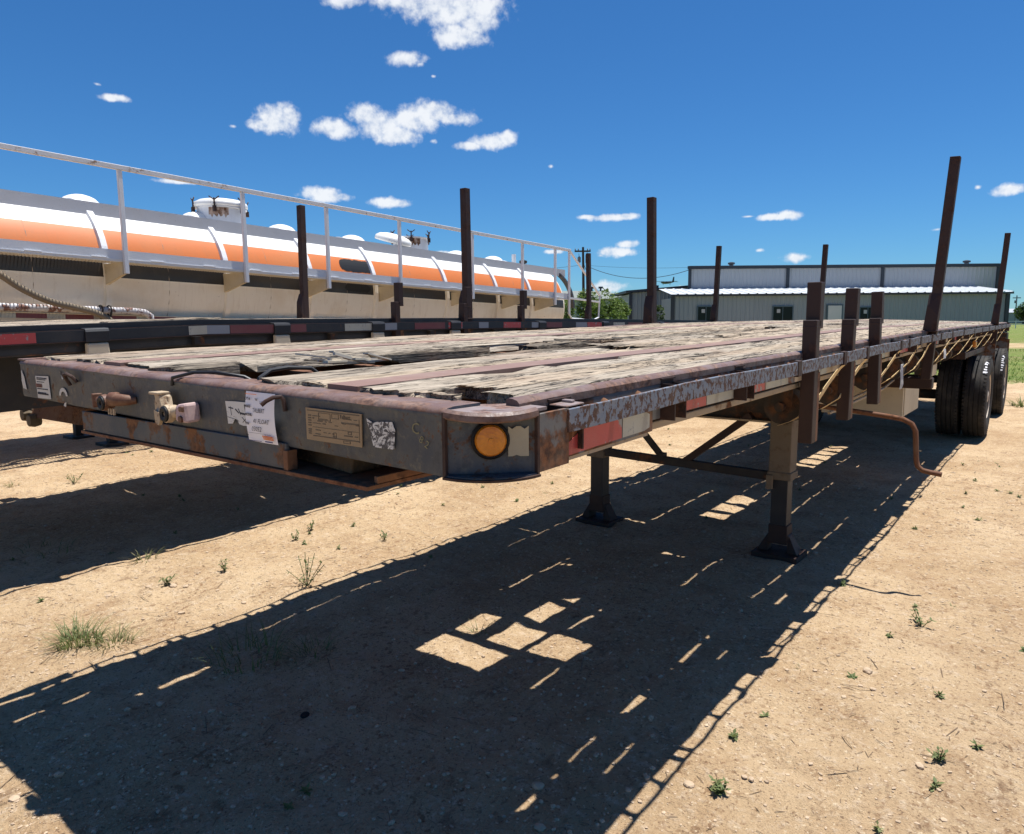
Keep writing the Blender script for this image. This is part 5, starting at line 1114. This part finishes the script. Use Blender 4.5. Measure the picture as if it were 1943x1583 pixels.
def crown(name, blobs, nleaf, ls, mat, parent, seed, droop=.0):
    rr = random.Random(seed); m = MB(); tot = sum(b[3]*b[4]*b[5] for b in blobs)
    for bx, by, bz, rx, ry, rz in blobs:
        for _ in range(int(nleaf*rx*ry*rz/tot)):
            while True:
                d = Vector((rr.uniform(-1, 1), rr.uniform(-1, 1), rr.uniform(-1, 1)))
                if .01 < d.length < 1: break
            d = d.normalized()*(d.length**.45)
            p = Vector((bx+d.x*rx, by+d.y*ry, bz+d.z*rz))
            if mnoise.noise(p*1.6+Vector((seed, 0, 0))) < -.12: continue
            if p.z < .05: p.z = rr.uniform(.05, .4)
            a = Vector((rr.gauss(0, 1), rr.gauss(0, 1), rr.gauss(0, .6)-droop)).normalized(); b = a.cross(Vector((rr.gauss(0, 1), rr.gauss(0, 1), rr.gauss(0, 1)))).normalized()
            l = ls*rr.uniform(.6, 1.4); w = l*rr.uniform(.25, .45)
            m.add([p-a*l, p+b*w, p+a*l, p-b*w], [(0, 1, 2, 3)])
    me = bpy.data.meshes.new(name); me.from_pydata([tuple(v) for v in m.v], [], m.f); me.materials.append(M[mat])
    o = bpy.data.objects.new(name, me); COL.objects.link(o); o.parent = parent; return o
def tree(name, s, d, h, w, label, cat, group, seed, nleaf=2600, ls=.13, mat='leaf', trunk=.3, low=.1):
    rr = random.Random(seed); t = empty(name, far(s, d), label, cat, group)
    blobs = []
    for k in range(9):
        a = rr.uniform(0, 6.28); r = w*rr.uniform(.05, .62); z = h*rr.uniform(low+.18, .80); q = (1-.45*abs(z/h-.5))
        blobs.append((math.cos(a)*r, math.sin(a)*r, z, w*.42*q*rr.uniform(.7, 1.2), w*.42*q*rr.uniform(.7, 1.2), h*.22*rr.uniform(.7, 1.2)))
    blobs.append((0, 0, h*.72, w*.45, w*.45, h*.27)); crown('crown', blobs, nleaf, ls, mat, t, seed)
    m = MB(); m.tube([(0, 0, -.1), (.05, .02, h*.25), (-.05, .06, h*.5), (0, 0, h*.8)], [w*.09, w*.065, w*.045, w*.015], 8)
    for k in range(6):
        bx, by, bz = blobs[k][:3]; m.tube([(0, 0, h*(.15+.04*k)), (bx*.5, by*.5, (bz+h*.25)*.55), (bx, by, bz)], [w*.045, w*.03, w*.012], 6)
    build(m, 'trunk', 'bark', t, local=True); return t
GB = 'green mesquite bushes by the metal building'
for k, (s, d, h, w, lab, mt) in enumerate([(3.3, 47, 3.2, 1.5, 'pale green bush below the tanker ladder, leftmost of the bush row', 'leaf'), (4.6, 45, 3.4, 1.4, 'rounded green bush directly behind the utility pole', 'leaf'), (5.9, 46, 3.55, 1.35, 'tallest bushy mesquite tree just left of the metal building', 'leaf'), (7.1, 47.5, 3.0, 1.1, 'feathery green bush touching the building side wing', 'leaf'), (6.4, 43, 2.0, 1.0, 'low bright green bush in front of the bush row', 'leaf'), (9.55, 49, 2.7, .95, 'dark green shrub between the side wing and the lean-to wall', 'leafdark')]):
    tree('mesquite_bush', s, d, h, w, lab, 'bush', GB, 20+k, 3000, .11, mt)
for k, (s, d, h, w, lab, mt) in enumerate([(105.6, 150, 4.6, 2.6, 'round dark tree at the far right horizon', 'leafdark'), (102.9, 160, 3.2, 1.8, 'small hazy tree beside the far building corner', 'leaf'), (112, 155, 5.2, 3.2, 'broad dark tree past the right picture edge', 'leafdark'), (103.6, 140, 1.7, 2.0, 'low dark hedge clump below the far utility pole', 'leafdark'), (98.6, 165, 3.0, 2.0, 'far tree peeking past the building eave', 'leafdark')]):
    tree('distant_tree', s, d, h, w, lab, 'tree', 'distant trees on the right horizon', 60+k, 2200, .30, mt)
shed = empty('farm_shed', far(117, 172), 'low pale farm shed far off beyond the grass field', 'shed', rz=YAW)
m = MB(); m.box(-4, 4, 0, 5, -.1, 2.6); build(m, 'wall', 'siding', shed, local=True); m = MB(); m.hexa([(-4.3, -.3, 2.6), (4.3, -.3, 2.6), (4.3, 5.3, 2.6), (-4.3, 5.3, 2.6), (-4.3, 2, 3.5), (4.3, 2, 3.5), (4.3, 3, 3.5), (-4.3, 3, 3.5)]); build(m, 'roof', 'siding2', shed, local=True)
# field fence far right
ff = empty('field_fence', far(72, 98), 'thin white rail fence across the far grass field', 'fence', rz=YAW)
for k in range(14):
    m = MB(); m.box(-8+k*2-.04, -8+k*2+.04, -.04, .04, -.1, 1.05); build(m, 'post', 'roofwhite', ff, local=True)
for z in (.95, .55): m = MB(); m.box(-8, 18, -.07, -.045, z-.05, z+.05); build(m, 'rail', 'roofwhite', ff, local=True)

# ------------------------------------------------------------------ utility poles and wires
M['pole'] = m_plain('creosote_pole_wood', (.055, .045, .038), .9, 0, .25, 3)
M['can'] = m_plain('transformer_grey', (.17, .19, .21), .5, 0, .1)
M['wire'] = m_plain('dark_wire', (.03, .03, .035), .6, 0, .1)
up_ = empty('utility_pole', far(5.95, 60), 'dark wooden utility pole with crossarm and two transformers', 'utility pole', 'utility poles', rz=YAW)
m = MB(); m.tube([(.06, 0, -.3), (.0, 0, 3.5), (-.06, 0, 7.45)], [.14, .12, .09], 10); build(m, 'pole_shaft', 'pole', up_, None, True, local=True)
m = MB(); m.box(-.75, .55, -.16, -.04, 7.05, 7.17); build(m, 'crossarm', 'pole', up_, local=True)
for x in (-.7, -.45, .3, .5): m = MB(); m.lathe([(.03, 7.171), (.05, 7.22), (.03, 7.26), (.045, 7.30), (.01, 7.34)], (x, -.1, 0), 'z', 8); build(m, 'insulator', 'can', up_, local=True)
for x, z0, z1, r in ((-.38, 6.2, 6.62, .13), (.28, 6.15, 6.8, .15)): m = MB(); m.lathe([(.02, z0), (r, z0+.02), (r, z1), (.04, z1+.08)], (x, -.1, 0), 'z', 12); m.tube([(x, -.1, z1+.08), (x-.03, -.1, z1+.3)], .025, 6); build(m, 'transformer', 'can', up_, None, True, local=True)
m = MB(); m.tube([(.0, -.1, 6.1), (.15, -.2, 5.65), (.35, -.2, 5.55), (.5, -.15, 5.85)], .02, 6); build(m, 'drop_lead', 'wire', up_, local=True)
def wire(label, a, b, sag, r=.022):
    m = MB(); pts = []
    for k in range(25):
        t = k/24; p = a.lerp(b, t); p.z -= sag*4*t*(1-t); pts.append(p)
    m.tube(pts, r, 6); o = build(m, 'power_line', 'wire'); tag(o, label, 'wire', 'overhead wires')
wire('thicker service wire sagging from the pole to the metal building', far(6.4, 60, 5.85), far(13.1, 53.8, 5.15), .75)
wire('thin upper wire running level to the metal building', far(6.1, 60, 6.0), far(13.1, 53.8, 5.32), .12, .010)
wire('thin wire leaving the pole to the left behind the tanker', far(5.7, 60, 6.0), far(-20, 66, 5.6), .5, .014)
rp = empty('utility_pole', far(117.7, 170), 'small distant utility pole on the right horizon', 'utility pole', 'utility poles', rz=YAW)
m = MB(); m.tube([(0, 0, -.3), (0, 0, 6.5)], [.17, .12], 8); build(m, 'pole_shaft', 'can', rp, None, True, local=True)
m = MB(); m.box(-.9, .9, -.1, .1, 5.85, 6.05); build(m, 'crossarm', 'can', rp, local=True)
m = MB(); m.lathe([(.02, 4.7), (.24, 4.75), (.24, 5.35), (.05, 5.4)], (-.3, -.1, 0), 'z', 10); build(m, 'transformer', 'can', rp, local=True)

# ------------------------------------------------------------------ low aircraft far off over the wing roof
pl = empty('airplane', far(74.6, 350, 19.2), 'tiny dark twin-engined airplane flying low above the building wing', 'airplane', rz=YAW+R_(205))
pl.rotation_euler.x = 0
M['plane'] = m_plain('dark_aircraft_paint', (.05, .075, .095), .4, 0, .1)
m = MB(); m.lathe([(.02, -4.0), (.45, -3.4), (.62, -1.5), (.62, 1.0), (.35, 3.2), (.12, 5.0)], (0, 0, 0), 'y', 12); build(m, 'fuselage', 'plane', pl, None, True, local=True)
m = MB(); m.hexa([(-6.2, -.5, .38), (6.2, -.5, .38), (6.2, .5, .38), (-6.2, .5, .38), (-6.2, -.5, .50), (6.2, -.5, .50), (6.2, .5, .50), (-6.2, .5, .50)]); build(m, 'wing', 'plane', pl, local=True)
m = MB(); m.hexa([(-.12, 3.8, .2), (.12, 3.8, .2), (.12, 5.2, .2), (-.12, 5.2, .2), (-.08, 4.7, 2.4), (.08, 4.7, 2.4), (.08, 5.4, 2.4), (-.08, 5.4, 2.4)]); m.box(-2.0, 2.0, 4.3, 5.1, .35, .45); build(m, 'tail', 'plane', pl, local=True)
for x in (-2.0, 2.0): m = MB(); m.lathe([(.05, -2.0), (.42, -1.6), (.45, 0), (.15, 1.5)], (x, 0, .1), 'y', 10); m.box(x-.9, x+.9, -2.05, -2.0, .05, .15); m.tube([(x, -.4, -.2), (x, -.4, -1.2)], .1, 6); build(m, 'engine', 'plane', pl, local=True)

# ------------------------------------------------------------------ weeds, grass, stones
M['weed'] = leafmat('weed_leaves', (.10, .135, .05), (.22, .24, .10))
M['grassdry'] = leafmat('dry_grass', (.17, .16, .06), (.26, .22, .11))
def tuft(nb, h, spread, seed, wid=.004, lie=.5):
    rr = random.Random(seed); m = MB()
    for _ in range(nb):
        a = rr.uniform(0, 6.28); r = spread*math.sqrt(rr.random())*.5; bx, by = math.cos(a)*r, math.sin(a)*r; a2 = a+rr.gauss(0, .6); L = h*rr.uniform(.5, 1.15); k = rr.uniform(.2, 1)*lie; w = wid*rr.uniform(.6, 1.3)
        d = Vector((math.cos(a2), math.sin(a2), 0)); sd = Vector((-d.y, d.x, 0))*w; prev = None; pts = []
        for q in range(4):
            t = q/3; p = Vector((bx, by, -.01))+d*(k*L*t*t*1.1+L*.12*t)+Vector((0, 0, L*(t-.45*k*t*t))); pts.append((p-sd*(1-t*.85), p+sd*(1-t*.85)))
        m.add([x for pr_ in pts for x in pr_], [(0, 1, 3, 2), (2, 3, 5, 4), (4, 5, 7, 6)], 1 if rr.random() < .28 else 0)
    return m
def leafy(nst, h, seed):
    rr = random.Random(seed); m = MB()
    for _ in range(nst):
        a = rr.uniform(0, 6.28); d = Vector((math.cos(a)*rr.uniform(.2, 1.3), math.sin(a)*rr.uniform(.2, 1.3), 1)).normalized(); L = h*rr.uniform(.5, 1.1)
        m.tube([(0, 0, -.01), d*L*.5, d*L], .0018, 4)
        for q in range(int(5+L*40)):
            t = rr.uniform(.15, 1); p = d*L*t; e = Vector((rr.gauss(0, 1), rr.gauss(0, 1), rr.gauss(.2, .6))).normalized(); s_ = e.cross(Vector((0, 0, 1))).normalized(); l = rr.uniform(.012, .03)
            m.add([p, p+e*l*.5+s_*l*.25, p+e*l, p+e*l*.5-s_*l*.25], [(0, 1, 2, 3)])
    return m
WEEDS = [(-2.86, .27, 'g', 170, .13, .20, 'spreading sunlit grass tuft at the lower left'), (-2.69, .36, 'd', 80, .10, .18, 'drier strawlike grass clump right beside the sunlit tuft'),
 (-2.02, .66, 'g', 80, .16, .30, 'tall shaded grass clump in the trailer shadow, larger one'), (-1.83, .87, 'g', 50, .11, .2, 'small shaded grass clump right of the tall shaded one'), (-2.55, 1.38, 's', 8, .18, .1, 'upright leafy weed on the left edge of the main shadow'),
 (-3.87, 1.08, 'd', 34, .10, .12, 'dry grass tuft at the edge of the second shadow'), (-6.7, 1.75, 's', 7, .14, .1, 'leafy weed in the sunlit gap behind the left front rail'), (.39, 2.87, 's', 6, .10, .1, 'isolated small weed in the sunny dirt at right'),
 (.08, 1.05, 's', 8, .06, .1, 'low spreading weed by the bottom right shadow edge'), (.62, 1.66, 's', 6, .06, .1, 'low weed near the lower right picture edge'), (-3.42, 1.92, 's', 5, .07, .1, 'small weed in the bright strip left of centre'), (-3.55, 2.16, 's', 5, .07, .1, 'second small weed in the bright strip'),
 (-3.28, .92, 's', 6, .08, .1, 'weed beside the pale stones in the bright strip'), (-2.9, 2.3, 's', 5, .07, .1, 'weed near the shadow edge below the front rail'), (-7.1, 1.35, 'd', 26, .08, .12, 'tiny tuft in front of the shadow of the catwalk'), (-4.6, .75, 'g', 50, .09, .35, 'shaded grass patch under the black trailer'), (-3.2, 1.25, 's', 6, .09, .1, 'thin weed close to the second shadow edge'),
 (-1.35, 1.52, 'g', 14, .08, .06, 'grass sprig in the bright light patches under the deck'), (.30, 14.2, 'g', 60, .22, .4, 'grass clump beside the rear tyre'), (.55, 15.6, 'g', 60, .25, .5, 'grass clump just beyond the rear tyre'), (1.0, 16.5, 'g', 70, .2, .6, 'grass clump at the edge of the field'),
 (-14.6, 4.6, 's', 16, .55, .3, 'big green broadleaf weed behind the tanker, leftmost'), (-14.0, 4.9, 's', 14, .45, .3, 'green broadleaf weed behind the front rail corner')]
for k, (x, y, ty, nb, h, sp_, lab) in enumerate(WEEDS):
    mm = tuft(nb, h, sp_, 500+k, .0032 if y < 8 else .01, 1.15) if ty != 's' else leafy(nb, h, 500+k)
    if x < -13: mm = leafy(26, h, 500+k); mm.v = [(a*2.2, b*2.2, c*1.6) for a, b, c in mm.v]
    me = mm.mesh('weed' if ty == 's' else 'grass_tuft', ['weed', 'grassdry'] if ty != 'd' else ['grassdry', 'weed'])
    o = link('weed' if ty == 's' else 'grass_tuft', me, None, (x, y, gz(x, y))); o.rotation_euler.z = k; tag(o, lab, 'weed' if ty == 's' else 'grass', 'weeds growing in the dirt')
rr = random.Random(77)
m = MB()
for k in range(330):
    x, y = (rr.uniform(-9, 2.4), rr.uniform(-.6, 9)) if k % 3 else (rr.uniform(.0, 2.4), rr.uniform(.2, 8))
    if mnoise.noise(Vector((x*.8, y*.8, 3))) < -.15: continue
    q = leafy(rr.randint(3, 6), rr.uniform(.008, .022), k) if rr.random() < .7 else tuft(rr.randint(5, 12), rr.uniform(.02, .045), .05, k, .0025, 1.2)
    z = gz(x, y); o = len(m.v); m.v.extend([(a+x, b+y, c+z) for a, b, c in q.v]); m.f.extend(tuple(i+o for i in f) for f in q.f); m.mi.extend(q.mi)
o = build(m, 'sprouts', ['weed', 'grassdry']); tag(o, 'tiny green sprouts dotted over the dirt', 'weeds', None, 'stuff')
# dry twigs and straw
m = MB()
for k in range(5200):
    x, y = rr.uniform(-8, 2.4), -.6+8*rr.random()**1.4; a = rr.uniform(0, 6.28); l = rr.uniform(.012, .05) if k % 12 else rr.uniform(.06, .14); z = gz(x, y)+.003
    d = Vector((math.cos(a), math.sin(a), rr.uniform(-.05, .12)))*l; p = Vector((x, y, z)); s_ = Vector((-d.y, d.x, 0)).normalized()*(.0011 if k % 12 else .0018)
    m.add([p-s_, p+s_, p+d+s_, p+d-s_, p+d*.5+Vector((0, 0, .002))], [(0, 1, 4), (1, 2, 4), (2, 3, 4), (3, 0, 4)])
M['straw'] = m_plain('dry_straw', (.22, .15, .09), .9, 0, .5, 7)
o = build(m, 'dry_twigs', 'straw'); tag(o, 'dry twigs and straw bits lying on the dirt', 'twigs', None, 'stuff')
# gravel
M['stone'] = m_plain('pale_pebbles', (.46, .345, .235), .9, 0, .45, 22, .2, .3)
ico = bmesh.new(); bmesh.ops.create_icosphere(ico, subdivisions=1, radius=1); IV = np.array([v.co[:] for v in ico.verts]); IF = np.array([[v.index for v in f.verts] for f in ico.faces]); ico.free()
rs = np.random.RandomState(5); NP = 30000
px = np.where(rs.rand(NP) < .7, rs.uniform(-9, 2.4, NP), rs.normal(-1.0, 1.3, NP)); py = -.65+9*rs.rand(NP)**1.7
sz = .0022+.0065*rs.rand(NP)**3+.011*(rs.rand(NP) > .97)*rs.rand(NP)
pz = gheight(px, py)
sc = sz[:, None]*np.stack([.7+.8*rs.rand(NP), .7+.8*rs.rand(NP), .45+.4*rs.rand(NP)], -1)
jit = 1+.28*(rs.rand(NP, len(IV), 1)-.5); th = rs.uniform(0, 6.28, NP)
V = IV[None]*jit*sc[:, None, :]; c_, s_ = np.cos(th)[:, None], np.sin(th)[:, None]
V = np.stack([V[..., 0]*c_-V[..., 1]*s_+px[:, None], V[..., 0]*s_+V[..., 1]*c_+py[:, None], V[..., 2]+pz[:, None]+sz[:, None]*.15], -1).reshape(-1, 3)
F = (IF[None]+(np.arange(NP)*len(IV))[:, None, None]).reshape(-1, 3)
me = bpy.data.meshes.new('gravel'); me.from_pydata(V.tolist(), [], F.tolist()); me.materials.append(M['stone'])
tag(link('gravel', me), 'small pebbles scattered over the dirt', 'gravel', None, 'stuff')
rr = random.Random(9)
def stone(x, y, r, lab, mat='stone'):
    m = MB(); bm = bmesh.new(); bmesh.ops.create_icosphere(bm, subdivisions=2, radius=1)
    for v in bm.verts: v.co *= 1+.25*mnoise.noise(v.co*1.6+Vector((x*9, y*9, 0))); v.co.x *= r*1.25; v.co.y *= r; v.co.z *= r*.6
    me = bpy.data.meshes.new('stone'); bm.to_mesh(me); bm.free(); me.materials.append(M[mat])
    o = link('stone', me, None, (x, y, gz(x, y)+r*.2)); o.rotation_euler.z = rr.uniform(0, 6); tag(o, lab, 'stone', 'loose stones')
M['stoneblack'] = m_plain('black_clod', (.015, .014, .013), .9, 0, .2)
stone(-3.22, .93, .022, 'largest pale stone in the row in the bright strip at left'); stone(-3.15, .97, .015, 'small pale stone next to the largest one in the bright strip'); stone(-3.33, .84, .016, 'pale stone at the left end of the bright strip row')
stone(-1.42, .53, .017, 'black clod lying in the middle of the main shadow', 'stoneblack'); stone(-.02, 1.02, .016, 'grey stone by the low weed at the bottom right shadow edge'); stone(-2.25, 1.62, .012, 'tiny white stone in the shadow behind the left weed')
stone(.28, 2.2, .02, 'flat pale stone half sunk in the sunny dirt right of the shadow'); stone(-.42, .72, .018, 'grey stone in the shadow near the bottom centre'); stone(-.30, .56, .015, 'shaded stone nearest the bottom picture edge')
# grass blades over the near part of the field
m = MB()
for k in range(5200):
    x = rr.uniform(-3.5, 3.2); y = 19+22*rr.random()**1.5
    if mnoise.noise(Vector((x*.5, y*.35, 0))) < -.25: continue
    h = rr.uniform(.04, .13); a = rr.uniform(0, 6.28); d = Vector((math.cos(a), math.sin(a), 0)); p = Vector((x, y, -.01)); w = .012
    m.add([p-d*w, p+d*w, p+Vector((rr.gauss(0, .05), rr.gauss(0, .05), h))], [(0, 1, 2)])
M['fieldgrass'] = leafmat('field_grass', (.11, .19, .03), (.20, .28, .06))
o = build(m, 'field_grass', 'fieldgrass'); tag(o, 'green grass of the field beyond the trailer rear', 'grass', None, 'stuff')
